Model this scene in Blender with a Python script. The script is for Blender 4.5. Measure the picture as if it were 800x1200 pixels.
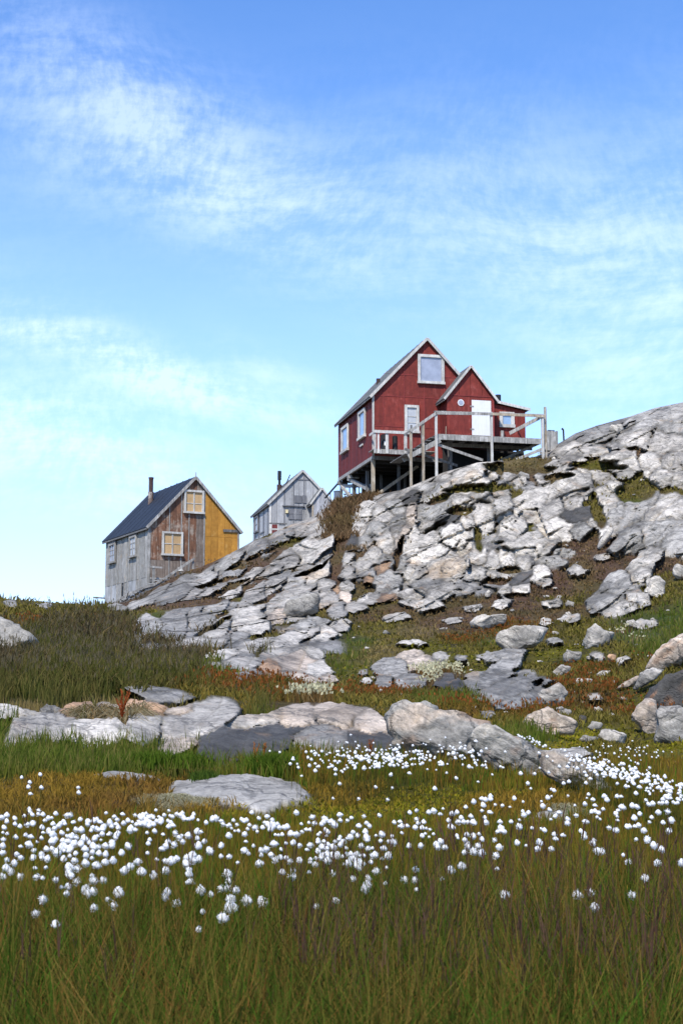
import bpy, bmesh, math, random
import numpy as np
from mathutils import Vector, Matrix

random.seed(7)
RNG = np.random.default_rng(11)
scene = bpy.context.scene
COL = scene.collection
for o in list(bpy.data.objects):
    bpy.data.objects.remove(o)

# ------------------------------------------------------------------ camera
F = 1667.0
PITCH = math.atan(230 / F)
CAMZ = 1.0
CP, SP = math.cos(PITCH), math.sin(PITCH)
cam_data = bpy.data.cameras.new('camera')
cam = bpy.data.objects.new('camera', cam_data)
COL.objects.link(cam)
cam_data.sensor_fit = 'VERTICAL'
cam_data.sensor_height = 36.0
cam_data.sensor_width = 24.0
cam_data.lens = F / 1200 * 36.0
cam_data.clip_start = 0.1
cam_data.clip_end = 9000
cam_data.dof.use_dof = True
cam_data.dof.focus_distance = 16.0
cam_data.dof.aperture_fstop = 11.0
cam.location = (0, 0, CAMZ)
cam.rotation_euler = (math.pi / 2 + PITCH, 0, 0)
scene.camera = cam
scene.render.resolution_x, scene.render.resolution_y = 682, 1024

# ------------------------------------------------------------------ sun and sky
SUN_EL, SUN_AZ = 50.0, 200.0           # azimuth clockwise from +Y (view direction): behind the camera, a little to its left
sd = bpy.data.lights.new('sun', 'SUN')
sd.energy = 4.0
sd.angle = math.radians(1.2)
sd.color = (1.0, 0.94, 0.86)
sun = bpy.data.objects.new('sun', sd)
COL.objects.link(sun)
e, a = math.radians(SUN_EL), math.radians(SUN_AZ)
sdir = Vector((math.sin(a) * math.cos(e), math.cos(a) * math.cos(e), math.sin(e)))
sun.rotation_euler = sdir.to_track_quat('Z', 'Y').to_euler()
scene.view_settings.view_transform = 'Standard'
scene.view_settings.look = 'None'
scene.view_settings.gamma = 1
scene.view_settings.exposure = 0.55


class NT:
    """tiny node-tree helper"""
    def __init__(s, tree):
        s.t = tree; s.n = tree.nodes; s.l = tree.links
    def node(s, kind, **kw):
        nd = s.n.new(kind)
        for k, v in kw.items():
            setattr(nd, k, v)
        return nd
    def put(s, sock, v):
        if v is None: return
        if isinstance(v, (int, float)): sock.default_value = v
        elif isinstance(v, (tuple, list)):
            d = len(sock.default_value)
            v = tuple(v)
            sock.default_value = v + (1.0,) * (d - len(v)) if len(v) < d else v[:d]
        else: s.l.new(v, sock)
    def math(s, op, a, b=None, c=None, clamp=False):
        nd = s.node('ShaderNodeMath', operation=op, use_clamp=clamp)
        for i, v in enumerate((a, b, c)): s.put(nd.inputs[i], v)
        return nd.outputs[0]
    def vmath(s, op, a, b=None):
        nd = s.node('ShaderNodeVectorMath', operation=op)
        s.put(nd.inputs[0], a)
        if b is not None: s.put(nd.inputs[1], b)
        return nd.outputs[0]
    def noise(s, vec, scale, detail=4, rough=.55, dist=0., out='Fac', dims='3D'):
        nd = s.node('ShaderNodeTexNoise', noise_dimensions=dims)
        if vec is not None: s.put(nd.inputs['Vector'], vec)
        s.put(nd.inputs['Scale'], scale); s.put(nd.inputs['Detail'], detail)
        s.put(nd.inputs['Roughness'], rough); s.put(nd.inputs['Distortion'], dist)
        return nd.outputs[out]
    def voro(s, vec, scale, feature='F1', out='Distance', rand=1.):
        nd = s.node('ShaderNodeTexVoronoi', feature=feature)
        s.put(nd.inputs['Vector'], vec); s.put(nd.inputs['Scale'], scale)
        s.put(nd.inputs['Randomness'], rand)
        return nd.outputs[out]
    def ramp(s, fac, stops, interp='LINEAR'):
        nd = s.node('ShaderNodeValToRGB')
        nd.color_ramp.interpolation = interp
        while len(nd.color_ramp.elements) < len(stops): nd.color_ramp.elements.new(.5)
        for el, (p, c) in zip(nd.color_ramp.elements, stops):
            el.position = p
            el.color = (c, c, c, 1) if isinstance(c, (int, float)) else tuple(c) + (1,) * (4 - len(c))
        s.put(nd.inputs[0], fac)
        return nd.outputs[0]
    def mix(s, fac, a, b, mode='MIX'):
        nd = s.node('ShaderNodeMix', data_type='RGBA', blend_type=mode)
        nd.clamp_factor = True
        s.put(nd.inputs[0], fac); s.put(nd.inputs[6], a); s.put(nd.inputs[7], b)
        return nd.outputs[2]
    def maprange(s, v, a, b, c=0., d=1., kind='LINEAR'):
        nd = s.node('ShaderNodeMapRange', interpolation_type=kind)
        for i, q in enumerate((v, a, b, c, d)): s.put(nd.inputs[i], q)
        return nd.outputs[0]
    def mapping(s, vec, scale=(1, 1, 1), rot=(0, 0, 0), loc=(0, 0, 0)):
        nd = s.node('ShaderNodeMapping')
        s.put(nd.inputs[0], vec); s.put(nd.inputs[1], loc); s.put(nd.inputs[2], rot); s.put(nd.inputs[3], scale)
        return nd.outputs[0]
    def comb(s, x, y, z):
        nd = s.node('ShaderNodeCombineXYZ')
        for i, v in enumerate((x, y, z)): s.put(nd.inputs[i], v)
        return nd.outputs[0]


world = bpy.data.worlds.new('World')
scene.world = world
world.use_nodes = True
w = NT(world.node_tree)
w.n.clear()
sky = w.node('ShaderNodeTexSky', sky_type='NISHITA')
sky.sun_disc = False
sky.sun_elevation = math.radians(SUN_EL)
sky.sun_rotation = math.radians(SUN_AZ)
sky.altitude = 50
sky.air_density = 1.1
sky.dust_density = 0.25
sky.ozone_density = 2.6
tc = w.node('ShaderNodeTexCoord')
sep = w.node('ShaderNodeSeparateXYZ')
w.put(sep.inputs[0], tc.outputs['Generated'])
el = w.math('DEGREES', w.math('ARCSINE', sep.outputs[2])) if False else w.math('MULTIPLY', w.math('ARCSINE', sep.outputs[2]), 57.2958)
az = w.math('MULTIPLY', w.math('ARCTAN2', sep.outputs[0], sep.outputs[1]), 57.2958)
# high thin cloud sheets: long soft bands broken into wisps
warp = w.noise(w.comb(w.math('MULTIPLY', az, .07), w.math('MULTIPLY', el, .10), 3.), 1.0, 1, .4, 0., 'Color')
wsep = w.node('ShaderNodeSeparateColor'); w.put(wsep.inputs[0], warp)
wx = w.math('ADD', az, w.math('MULTIPLY', w.math('SUBTRACT', wsep.outputs[0], .5), 7.))
wy = w.math('ADD', el, w.math('MULTIPLY', w.math('SUBTRACT', wsep.outputs[1], .5), 5.))
def band(cx, cy, ax, ay, rot, amp):
    r = math.radians(rot); c, s_ = math.cos(r), math.sin(r)
    dx = w.math('SUBTRACT', wx, cx); dy = w.math('SUBTRACT', wy, cy)
    p = w.math('DIVIDE', w.math('ADD', w.math('MULTIPLY', dx, c), w.math('MULTIPLY', dy, s_)), ax)
    q = w.math('DIVIDE', w.math('SUBTRACT', w.math('MULTIPLY', dy, c), w.math('MULTIPLY', dx, s_)), ay)
    g = w.math('ADD', w.math('MULTIPLY', p, p), w.math('MULTIPLY', q, q))
    return w.math('MULTIPLY', w.math('POWER', 2.71828, w.math('MULTIPLY', g, -1.)), amp)
tot = None
for b in ((-9.5, 22.3, 7.5, 2.4, -25, .58), (-4.0, 20.5, 8.5, 2.2, -22, .7), (9.0, 18.5, 7.5, 3.4, -18, .72), (12.5, 13.0, 6.0, 4.0, 20, .55),
          (-10.0, 13.9, 6.5, .9, -18, 1.2), (-5.5, 12.0, 4.5, 1.0, -8, .8), (-13., 11.2, 8.0, 1.5, -10, .85), (-9., 8.6, 9., 1.6, -12, .75),
          (-2., 12.8, 2.2, .9, -30, .45), (-22, 16, 9, 3, -10, .5), (24, 22, 10, 4, 10, .6), (-40, 25, 18, 5, -8, .6), (50, 18, 18, 4, 8, .6),
          (100, 30, 25, 7, 5, .6), (-110, 22, 30, 6, 5, .6), (175, 25, 20, 7, 5, .6), (-175, 40, 20, 8, 5, .5), (10, 42, 25, 6, 12, .5)):
    g = band(*b)
    tot = g if tot is None else w.math('ADD', tot, g)
fib = w.noise(w.mapping(w.comb(wx, wy, 0.), (.16, .62, 1), (0, 0, math.radians(22))), 1.0, 10, .66, 0.)
rip = w.noise(w.mapping(w.comb(wx, wy, 4.), (2.2, 1.7, 1), (0, 0, math.radians(-35))), 1.0, 8, .62, 0.)
brk = w.math('ADD', w.math('MULTIPLY', fib, .78), w.math('MULTIPLY', rip, .34))
brk = w.maprange(brk, .40, .76, .10, 1.2, 'SMOOTHSTEP')
cl = w.math('MULTIPLY', tot, brk, clamp=True)
cl = w.math('MULTIPLY', cl, .39)
skyc = w.mix(1.0, sky.outputs[0], (0.68, .95, 1.33), 'MULTIPLY')
veil = w.maprange(el, -2, 25, .62, 0.0)
hz = w.maprange(el, -1, 11, .36, 0.0, 'SMOOTHSTEP')
skyc = w.mix(veil, skyc, (4.9, 6.5, 9.9))
skyc = w.mix(hz, skyc, (6.9, 7.7, 9.0))
skyc = w.mix(cl, skyc, (6.9, 7.75, 9.0))
bg = w.node('ShaderNodeBackground')
w.put(bg.inputs[0], skyc)
bg.inputs[1].default_value = 0.13
wo = w.node('ShaderNodeOutputWorld')
w.l.new(bg.outputs[0], wo.inputs[0])

# ------------------------------------------------------------------ object helpers
def obj(name, me, m=None, parent=None, kind=None, label=None, cat=None, group=None):
    o = bpy.data.objects.new(name, me)
    COL.objects.link(o)
    if m is not None and me is not None and len(me.materials) == 0:
        me.materials.append(m)
    if parent is not None: o.parent = parent
    for k, v in (('kind', kind), ('label', label), ('category', cat), ('group', group)):
        if v: o[k] = v
    return o

def npmesh(name, v, quads=None, tris=None, smooth=False, cols=None):
    """mesh from numpy arrays; cols = {name: (N,3)} point colours"""
    me = bpy.data.meshes.new(name)
    v = np.asarray(v, np.float32)
    me.vertices.add(len(v)); me.vertices.foreach_set('co', v.ravel())
    nq = 0 if quads is None else len(quads); nt = 0 if tris is None else len(tris)
    loops = []
    if nq: loops.append(np.asarray(quads, np.int32).ravel())
    if nt: loops.append(np.asarray(tris, np.int32).ravel())
    loops = np.concatenate(loops)
    me.loops.add(len(loops)); me.loops.foreach_set('vertex_index', loops)
    me.polygons.add(nq + nt)
    st = np.concatenate([np.arange(nq) * 4, nq * 4 + np.arange(nt) * 3]).astype(np.int32)
    me.polygons.foreach_set('loop_start', st)
    if smooth: me.polygons.foreach_set('use_smooth', np.ones(nq + nt, bool))
    if cols:
        for k, c in cols.items():
            at = me.color_attributes.new(k, 'FLOAT_COLOR', 'POINT')
            c4 = np.ones((len(v), 4), np.float32); c4[:, :3] = c
            at.data.foreach_set('color', c4.ravel())
    me.update(calc_edges=True)
    me.validate()
    return me

def empty(name, loc, rz=0., label=None, cat=None, group=None, rot=None):
    o = bpy.data.objects.new(name, None)
    COL.objects.link(o)
    o.empty_display_size = .3
    o.location = loc
    o.rotation_euler = rot if rot is not None else (0, 0, rz)
    for k, v in (('label', label), ('category', cat), ('group', group)):
        if v: o[k] = v
    return o

def mat(name):
    m = bpy.data.materials.new(name); m.use_nodes = True
    n = NT(m.node_tree); n.n.clear()
    out = n.node('ShaderNodeOutputMaterial')
    b = n.node('ShaderNodeBsdfPrincipled')
    n.l.new(b.outputs[0], out.inputs[0])
    b.inputs['Specular IOR Level'].default_value = .3
    return m, n, b, out

def bump(n, b, height, strength=.5, dist=.05):
    nd = n.node('ShaderNodeBump')
    n.put(nd.inputs['Strength'], strength); n.put(nd.inputs['Distance'], dist); n.put(nd.inputs['Height'], height)
    n.l.new(nd.outputs[0], b.inputs['Normal'])
    return nd

# ------------------------------------------------------------------ numpy noise
def _hash(ix, iy, iz, seed):
    with np.errstate(over='ignore'):
        h = (ix.astype(np.uint32) * np.uint32(374761393) + iy.astype(np.uint32) * np.uint32(668265263)
             + iz.astype(np.uint32) * np.uint32(2147483647) + np.uint32(seed * 974711 + 13))
        h = (h ^ (h >> np.uint32(13))) * np.uint32(1274126177)
        h = h ^ (h >> np.uint32(16))
        h = h * np.uint32(2246822519); h = h ^ (h >> np.uint32(15))
    return (h & np.uint32(0xFFFFFF)).astype(np.float64) / 16777215.0

def vnoise(x, y, z=None, seed=0):
    """value noise -1..1"""
    x = np.asarray(x, float); y = np.asarray(y, float)
    z = np.zeros_like(x) if z is None else np.asarray(z, float)
    ix, iy, iz = np.floor(x).astype(np.int64), np.floor(y).astype(np.int64), np.floor(z).astype(np.int64)
    fx, fy, fz = x - ix, y - iy, z - iz
    fx = fx * fx * fx * (fx * (fx * 6 - 15) + 10); fy = fy * fy * fy * (fy * (fy * 6 - 15) + 10); fz = fz * fz * fz * (fz * (fz * 6 - 15) + 10)
    r = 0
    for dx in (0, 1):
        for dy in (0, 1):
            for dz in (0, 1):
                wgt = (fx if dx else 1 - fx) * (fy if dy else 1 - fy) * (fz if dz else 1 - fz)
                r = r + wgt * _hash(ix + dx, iy + dy, iz + dz, seed)
    return r * 2 - 1

def fbm(x, y, z=None, octv=4, gain=.5, seed=0, ridge=False):
    s, amp, tot = 0, 1., 0.
    z = np.zeros_like(x) if z is None else z
    for i in range(octv):
        n = vnoise(x + i * 17.3, y - i * 9.1, z + i * 5.7, seed + i)
        if ridge: n = 1 - 2 * np.abs(n) ** .8
        s = s + amp * n; tot += amp
        amp *= gain; x, y, z = x * 2.03, y * 2.03, z * 2.03
    return s / tot

def cells(x, y, seed=0):
    """2-D cellular noise: F1, F2, cell hash, offset vector to nearest point"""
    ix, iy = np.floor(x).astype(np.int64), np.floor(y).astype(np.int64)
    f1 = np.full(x.shape, 9.); f2 = np.full(x.shape, 9.); h1 = np.zeros(x.shape); ox = np.zeros(x.shape); oy = np.zeros(x.shape)
    zz = np.zeros_like(ix)
    for dx in (-1, 0, 1):
        for dy in (-1, 0, 1):
            cx, cy = ix + dx, iy + dy
            px = cx + _hash(cx, cy, zz, seed) ; py = cy + _hash(cx, cy, zz + 1, seed)
            ddx, ddy = x - px, y - py
            d = np.sqrt(ddx ** 2 + ddy ** 2)
            n1 = d < f1
            f2 = np.where(n1, f1, np.minimum(f2, d))
            f1 = np.where(n1, d, f1)
            h1 = np.where(n1, _hash(cx, cy, zz + 2, seed), h1)
            ox = np.where(n1, ddx, ox); oy = np.where(n1, ddy, oy)
    return f1, f2, h1, ox, oy

def sstep(a, b, x):
    t = np.clip((x - a) / (b - a), 0, 1)
    return t * t * (3 - 2 * t)

# photograph pixel <-> ray.  A ray is (u, s): x = u*Y, z = CAMZ + s*Y
def ray(px, py):
    px = np.asarray(px, float); py = np.asarray(py, float)
    up = (600 - py) / F
    dy = CP - up * SP
    return ((px - 400) / F) / dy, (SP + up * CP) / dy

def unray(u, s):
    fwd = CP + s * SP
    return 400 + F * u / fwd, 600 - F * (s * CP - SP) / fwd

def at(px, py, Y):
    u, s = ray(px, py)
    return Vector((float(u) * Y, Y, CAMZ + float(s) * Y))

# ------------------------------------------------------------------ lie of the land: heights surveyed along rays
PTS = [  # (px, py, distance)
 (-300,1200,4.6),(0,1200,4.5),(200,1200,4.5),(400,1200,4.5),(600,1200,4.5),(800,1200,4.5),(1100,1200,4.6),
 (-300,1060,7),(0,1062,7.0),(400,1068,7.0),(800,1068,7.0),(1100,1068,7),
 (-300,960,9.6),(0,955,10),(200,962,10.5),(400,968,10.5),(600,975,10),(800,975,10.2),(1100,975,10),
 (-300,880,13),(0,900,13),(100,900,13.2),(270,925,12.8),(400,918,13),(500,912,13),(600,915,12.8),(700,925,12.5),(800,918,13),(1100,918,13),
 (-300,825,17),(0,832,17),(100,845,16.4),(200,858,16.2),(300,868,15.8),(400,872,15.8),(500,872,15.8),(620,885,16),(700,886,16.5),(800,886,17),(1100,886,17),
 (-300,770,21),(0,790,20.5),(100,805,19.5),(200,818,19.5),(300,828,19),(400,832,19),(500,836,19),(600,852,20),(700,870,22),(780,869,23),(1000,869,23),
 (-300,715,28),(0,742,26),(100,755,27),(200,790,24),(300,808,24),(400,815,24.5),(500,820,24),(600,822,26),(700,835,28),(800,824,27),(1000,820,28),
 (-300,685,36),(0,705,33),(60,708,35),(110,714,36),(160,735,38),(200,760,32),(300,790,29),(400,792,33),(500,790,33),(600,772,38),(700,784,35),(800,772,33),(1000,745,36),
 (200,737,47),(300,752,42),(400,752,44),(500,748,44),(600,722,49),(700,732,45),(800,702,45),
 (160,722,55),(200,708,58),(300,712,54),(400,710,54),(500,706,54),(600,682,56),(700,682,54),(800,640,54),(1000,620,54),
 (160,705,68),(200,692,66),(250,667,75),(300,672,68),(400,662,64),(500,652,63),(600,622,64),(700,622,62),(800,580,64),
 (130,708,80),(160,698,80),(200,677,80),(240,655,82),(300,632,84),(340,613,86),(400,612,74),(500,603,71),(600,572,71),(700,560,71),(800,530,73),(1000,505,76),
 (375,594,87),(400,586,82),(440,582,80),(500,566,77),(560,545,76),(600,540,78),(640,535,79),(700,520,78),(655,522,84),(700,500,87),(740,489,88),(770,478,88),(800,473,89),(840,462,90),(1000,450,92),
]
ZP = [  # (px, height, distance) beyond the crests
 (-300,4.0,50),(-300,6,110),(0,4.2,45),(60,4.3,48),(0,5,80),(60,6,82),(0,6,110),(100,7.2,100),(200,7.6,92),(200,8.6,110),(300,10.6,94),(300,13.6,109),(350,13.9,105),(350,14,118),
 (400,12.0,92),(400,13.4,105),(450,12.2,88),(500,13.0,86),(560,13.6,86),(600,14.4,88),(500,13.5,105),(600,14.6,105),(700,17.3,100),(800,19.4,102),(1000,21,110),
 (-300,6,140),(100,8,140),(300,13,140),(500,13.5,140),(800,18,140),(1000,19,140),
 (-300,0,1.2),(400,0,1.2),(1100,0,1.2),(-300,0,2.6),(400,0,2.6),(1100,0,2.6),
]
cu, cv, ct = [], [], []
for px, py, Y in PTS:
    u, s = ray(px, py); cu.append(float(u)); cv.append(math.log(Y)); ct.append(float(s))
for px, z, Y in ZP:
    cu.append((px - 400) / F * 1.005); cv.append(math.log(Y)); ct.append((z - CAMZ) / Y)
cu, cv, ct = map(np.array, (cu, cv, ct))
US, VS = F / 100, 4.2
def _k(r2): return .5 * r2 * np.log(r2 + 1e-12)
A = np.stack([cu * US, cv * VS], 1)
D2 = ((A[:, None] - A[None]) ** 2).sum(-1)
n_ = len(A)
M_ = np.zeros((n_ + 3, n_ + 3)); M_[:n_, :n_] = _k(D2) + np.eye(n_) * .02
P_ = np.concatenate([np.ones((n_, 1)), A], 1); M_[:n_, n_:] = P_; M_[n_:, :n_] = P_.T
SOL = np.linalg.solve(M_, np.concatenate([ct, np.zeros(3)]))
def slope_at(u, v):
    u = np.asarray(u, float) * US; v = np.asarray(v, float) * VS
    r = SOL[n_] + SOL[n_ + 1] * u + SOL[n_ + 2] * v
    for i in range(n_):
        r = r + SOL[i] * _k((u - A[i, 0]) ** 2 + (v - A[i, 1]) ** 2)
    return r

ucore = np.arange(-.262, .2621, .00112)
uo = .262 + np.cumsum(.0016 * 1.075 ** np.arange(52))
UU = np.concatenate([-uo[::-1], ucore, uo])
VV = np.concatenate([np.linspace(math.log(1.2), math.log(9), 90, endpoint=False),
                     np.linspace(math.log(9), math.log(40), 210, endpoint=False),
                     np.linspace(math.log(40), math.log(94), 330, endpoint=False),
                     np.linspace(math.log(94), math.log(140), 40)])
GU, GV = np.meshgrid(UU, VV)            # rows = distance
GYm = np.exp(GV)
ucl = np.clip(GU, -.42, .42)
GT = slope_at(ucl, GV)
GPX, GPY = unray(GU, GT)
NR, NC = GU.shape

def hit(px, py, lift=0.):
    """distance at which the ray through a pixel comes down to the ground (+lift)"""
    u, s = ray(px, py); u, s = float(u), float(s)
    i = int(np.clip(np.searchsorted(UU, u), 1, NC - 1)); f = (u - UU[i - 1]) / (UU[i] - UU[i - 1])
    col = GT[:, i - 1] * (1 - f) + GT[:, i] * f + lift / GYm[:, 0]
    k = np.nonzero(col >= s)[0]
    if len(k) == 0: return None
    k = max(int(k[0]), 1)
    c0, c1 = col[k - 1], col[k]
    g = np.clip((s - c0) / (c1 - c0 + 1e-12), 0, 1)
    if lift == 0.: return float(YF[k - 1, i] * (1 - g) + YF[k, i] * g)
    return float(math.exp(VV[k - 1] * (1 - g) + VV[k] * g))

# ------------------------------------------------------------------ bedrock: one entry per block (px, py, half length, half width, tilt, stone)
SLABS = '''760 491 44 12 16 g|793 503 26 12 8 g|705 507 36 8 20 g|662 517 22 5 14 g|783 519 26 13 4 l|748 513 20 8 8 l|690 531 30 5 8 l|666 527 20 4 12 l|740 498 22 6 24 g
725 541 19 14 -15 w|762 542 12 9 0 l|790 543 17 12 -4 l|778 559 15 9 0 l|797 562 12 10 0 l|759 554 6 5 0 l|672 541 10 5 -10 l|655 549 19 8 15 l|685 551 6 5 0 w|697 552 6 5 0 l|733 555 9 6 20 l
629 592 33 16 17 w|669 573 20 14 22 w|565 588 11 9 30 l|566 604 12 18 15 l|590 598 11 14 -10 l|602 616 13 12 -20 l|585 581 10 6 20 l|573 558 9 6 10 l|608 565 8 6 20 l|596 560 7 4 0 l|635 562 7 5 0 l
672 592 12 8 30 l|675 605 17 9 8 d|654 622 18 12 -10 w|682 624 16 8 -10 g|697 613 7 8 -30 l|621 641 26 11 15 w|595 654 9 12 10 w|613 656 9 11 -20 l|576 658 10 9 0 l|559 650 10 14 30 w|583 673 17 4 0 l|548 640 7 9 0 l|545 615 8 12 10 l
611 680 15 7 22 d|631 673 9 11 -30 w|606 692 12 6 10 w|637 681 8 5 20 w|596 696 9 7 0 w|646 658 16 5 0 g
706 563 10 6 0 w|719 571 9 7 -10 w|705 579 9 5 0 w|692 585 6 4 0 w|713 590 15 9 -18 l|724 603 11 12 -20 g|718 614 7 8 0 l|707 625 10 7 40 w
742 602 30 12 28 g|780 600 30 16 10 l|770 622 36 18 22 g|742 632 24 12 32 g|792 632 22 16 20 g|757 655 24 8 34 l|748 672 16 8 45 l|722 688 24 13 25 g|712 702 20 10 15 g|745 700 16 8 -15 l|725 712 20 6 8 w
482 573 30 6 28 l|527 558 26 8 28 l|458 581 18 8 20 l|551 563 27 13 40 w|505 583 26 10 15 g|486 588 16 8 25 d|512 603 30 10 12 g|540 597 18 9 10 l|536 632 17 15 0 w|489 634 18 20 45 w|507 655 26 12 10 w|520 615 22 7 12 d|498 620 14 7 20 l
482 605 18 6 78 c|472 634 20 6 62 c|453 664 17 5 48 o|433 684 11 5 48 o|430 602 14 10 25 l|448 607 10 13 50 l|417 617 13 9 20 l|440 623 13 9 20 g|452 640 9 12 30 l|425 636 9 7 0 g|411 635 11 8 10 d|405 654 10 6 5 l|409 671 9 7 20 l|404 688 9 6 10 l|431 658 16 6 35 l|450 682 17 12 10 g|462 598 8 12 70 g|467 617 9 9 0 g|462 660 8 16 80 g
486 672 15 9 30 w|505 678 20 9 15 g|530 669 20 9 30 w|546 687 12 7 10 g|527 690 16 5 5 l|555 672 11 8 10 l|480 697 17 5 8 w|496 707 17 5 0 w|455 702 16 4 5 o|512 694 12 5 0 l|432 701 10 5 5 l
482 754 16 3 0 w|463 781 23 11 5 g|491 777 9 19 85 c|480 768 16 5 10 c|481 798 18 8 5 g|520 798 13 9 5 d|536 802 9 7 0 d|516 770 9 5 0 w|450 800 10 6 10 g|430 798 8 4 0 l|541 772 7 3 5 g|425 789 5 3 0 l
590 766 28 6 6 g|585 783 25 8 25 g|575 795 24 8 20 g|602 806 40 12 12 g|580 815 26 9 -5 g|610 820 34 10 8 g|560 790 14 4 10 g
386 592 20 9 40 l|362 606 24 9 24 l|330 624 24 6 26 g|300 641 24 6 28 g|270 655 24 6 27 g|236 673 26 7 27 g|200 690 28 7 20 g|385 615 22 8 20 l|365 638 34 11 24 l|338 652 22 10 30 l|315 668 24 5 24 l|290 676 26 5 22 l|250 690 26 5 22 l|222 697 22 5 25 l
268 693 14 6 20 l|300 697 22 10 35 l|318 688 18 8 25 l|345 678 24 9 38 g|372 668 20 10 32 l|332 703 42 10 28 w|290 720 34 10 28 w|258 735 30 9 28 w|375 690 15 9 30 l|206 700 30 5 24 g|356 660 14 4 10 l
174 735 20 12 10 g|203 731 21 14 25 g|233 728 22 13 40 g|250 712 18 8 30 g|225 753 26 5 8 l|300 737 20 8 20 w|325 722 13 9 40 c|354 712 22 12 35 g|384 702 13 8 30 l|362 733 24 7 10 g|255 752 22 5 18 l|280 746 18 5 15 g
345 746 36 7 20 l|380 742 16 8 20 w|300 757 30 6 15 l|262 766 22 5 8 w|330 764 26 6 15 l|285 777 28 6 6 l|250 781 14 5 5 l|345 775 26 14 -5 c|320 784 14 11 -20 o|372 784 18 9 -5 w|350 793 26 7 -8 c|366 765 14 7 -20 w|292 790 18 5 5 g|385 793 11 5 -10 c|392 692 4 7 0 o|404 698 7 6 0 c|413 711 14 5 8 l|395 716 11 8 10 g|398 733 12 6 10 l
165 704 20 5 18 g|140 711 14 4 12 g|188 692 18 5 26 g|52 708 8 3 0 g|12 708 8 4 0 g|215 680 22 5 22 g
2 834 34 9 -3 w|60 832 13 5 5 g|50 853 36 17 5 l|92 830 24 8 3 o|128 831 18 8 -4 c|112 855 40 15 0 w|190 814 36 8 -10 g|172 829 28 8 -8 o|212 834 22 7 4 c|170 856 26 17 0 w|228 847 50 18 16 l|207 874 24 11 30 c|305 845 46 10 10 w|346 840 34 14 4 c|392 838 36 13 -3 c|432 848 26 14 -10 c|300 866 66 22 8 d|375 868 44 18 -4 g|425 874 40 17 0 d|510 862 58 24 0 g|286 934 78 13 -3 g|225 928 34 4 0 g|145 917 40 4 0 g|650 955 22 5 0 g|655 884 34 6 0 l|648 706 10 5 10 l|676 668 9 4 0 l|664 650 12 4 -5 g|640 728 7 4 0 w|668 724 9 4 15 l|552 712 9 4 5 w|530 728 8 3 0 l|465 724 12 4 8 l|700 768 8 4 0 l|650 752 9 4 0 g|728 772 8 4 20 l|696 816 8 4 0 l|588 708 10 5 12 w|612 700 8 4 0 w|706 652 8 4 10 l|570 838 9 4 0 l|754 730 12 5 0 l|630 800 9 5 10 l'''
BASE = '''500 630 105 62 15|590 610 70 55 15|340 650 95 30 27|250 700 130 30 27|230 745 90 22 15|330 765 80 32 5|420 650 30 60 60|760 500 70 22 15|690 520 60 8 15|520 690 80 14 5|770 615 50 30 20|730 690 30 20 20|780 550 30 16 0|300 640 130 12 28|705 590 16 30 -20|600 670 45 20 20|590 800 45 20 10'''
STONE = {'w': (.50, .455, .385), 'l': (.415, .378, .322), 'g': (.30, .28, .245), 'd': (.068, .064, .058), 'c': (.50, .41, .32), 'o': (.42, .26, .15)}
slabs = []
for row in SLABS.replace('\n', '|').split('|'):
    q = row.split()
    slabs.append(tuple(float(t) for t in q[:5]) + (q[5],))
base_blobs = [tuple(float(t) for t in q.split()) for q in BASE.split('|')]

# warp pixels so outlines are ragged
wsc = 1 / 26.
WX = GPX + 3.4 * fbm(GPX * wsc, GPY * wsc, octv=3, seed=21) + 2.2 * fbm(GPX / 6, GPY / 6, octv=2, seed=24)
WY = GPY + 3.0 * fbm(GPX * wsc + 40, GPY * wsc, octv=3, seed=31) + 1.8 * fbm(GPX / 6 + 9, GPY / 6, octv=2, seed=34)
d1 = np.full(GU.shape, 9.); d2 = np.full(GU.shape, 9.); cid = np.full(GU.shape, -1)
LX = np.zeros(GU.shape); LY = np.zeros(GU.shape)
HB = np.zeros(GU.shape)
behind = GYm > 91
rs = np.random.default_rng(8)
for k, (x, y, a_, b_, rt, tone) in enumerate(slabs):
    r = math.radians(rt); c, s_ = math.cos(r), math.sin(r)
    grow = (1.3 if x > 400 else 1.12) if y < 735 and x > 130 else 1.1
    a_, b_ = a_ * grow, b_ * (grow + .06)
    m = (np.abs(WX - x) < a_ * 1.7 + b_) & (np.abs(WY - y) < a_ * 1.7 + b_) & ~behind
    i = np.nonzero(m)
    dx, dy = WX[i] - x, -(WY[i] - y)
    p, q = (dx * c + dy * s_) / a_, (dy * c - dx * s_) / b_
    nf = 5 + k % 3
    th0 = rs.uniform(0, 6.283); d = None
    for f_ in range(nf):                      # a block is bounded by straight joints
        th_ = th0 + (f_ + rs.uniform(-.28, .28)) * 6.283 / nf
        e_ = (p * math.cos(th_) + q * math.sin(th_)) / rs.uniform(.84, 1.04)
        d = e_ if d is None else np.maximum(d, e_)
    d = np.maximum(d, 1e-3)
    o1, o2 = d1[i], d2[i]
    n1 = d < o1
    d2[i] = np.where(n1, o1, np.minimum(o2, d)); d1[i] = np.where(n1, d, o1)
    cid[i] = np.where(n1, k, cid[i]); LX[i] = np.where(n1, p, LX[i]); LY[i] = np.where(n1, q, LY[i])
bm_ = np.zeros(GU.shape)
for (x, y, a_, b_, rt) in base_blobs:
    r = math.radians(rt); c, s_ = math.cos(r), math.sin(r)
    dx, dy = WX - x, -(WY - y)
    d = np.sqrt(((dx * c + dy * s_) / a_) ** 2 + ((dy * c - dx * s_) / b_) ** 2)
    bm_ = np.maximum(bm_, sstep(1.0, .8, d))
bm_[behind] = 1
patchn = fbm(GPX / 22, GPY / 10, octv=4, seed=77)
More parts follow.
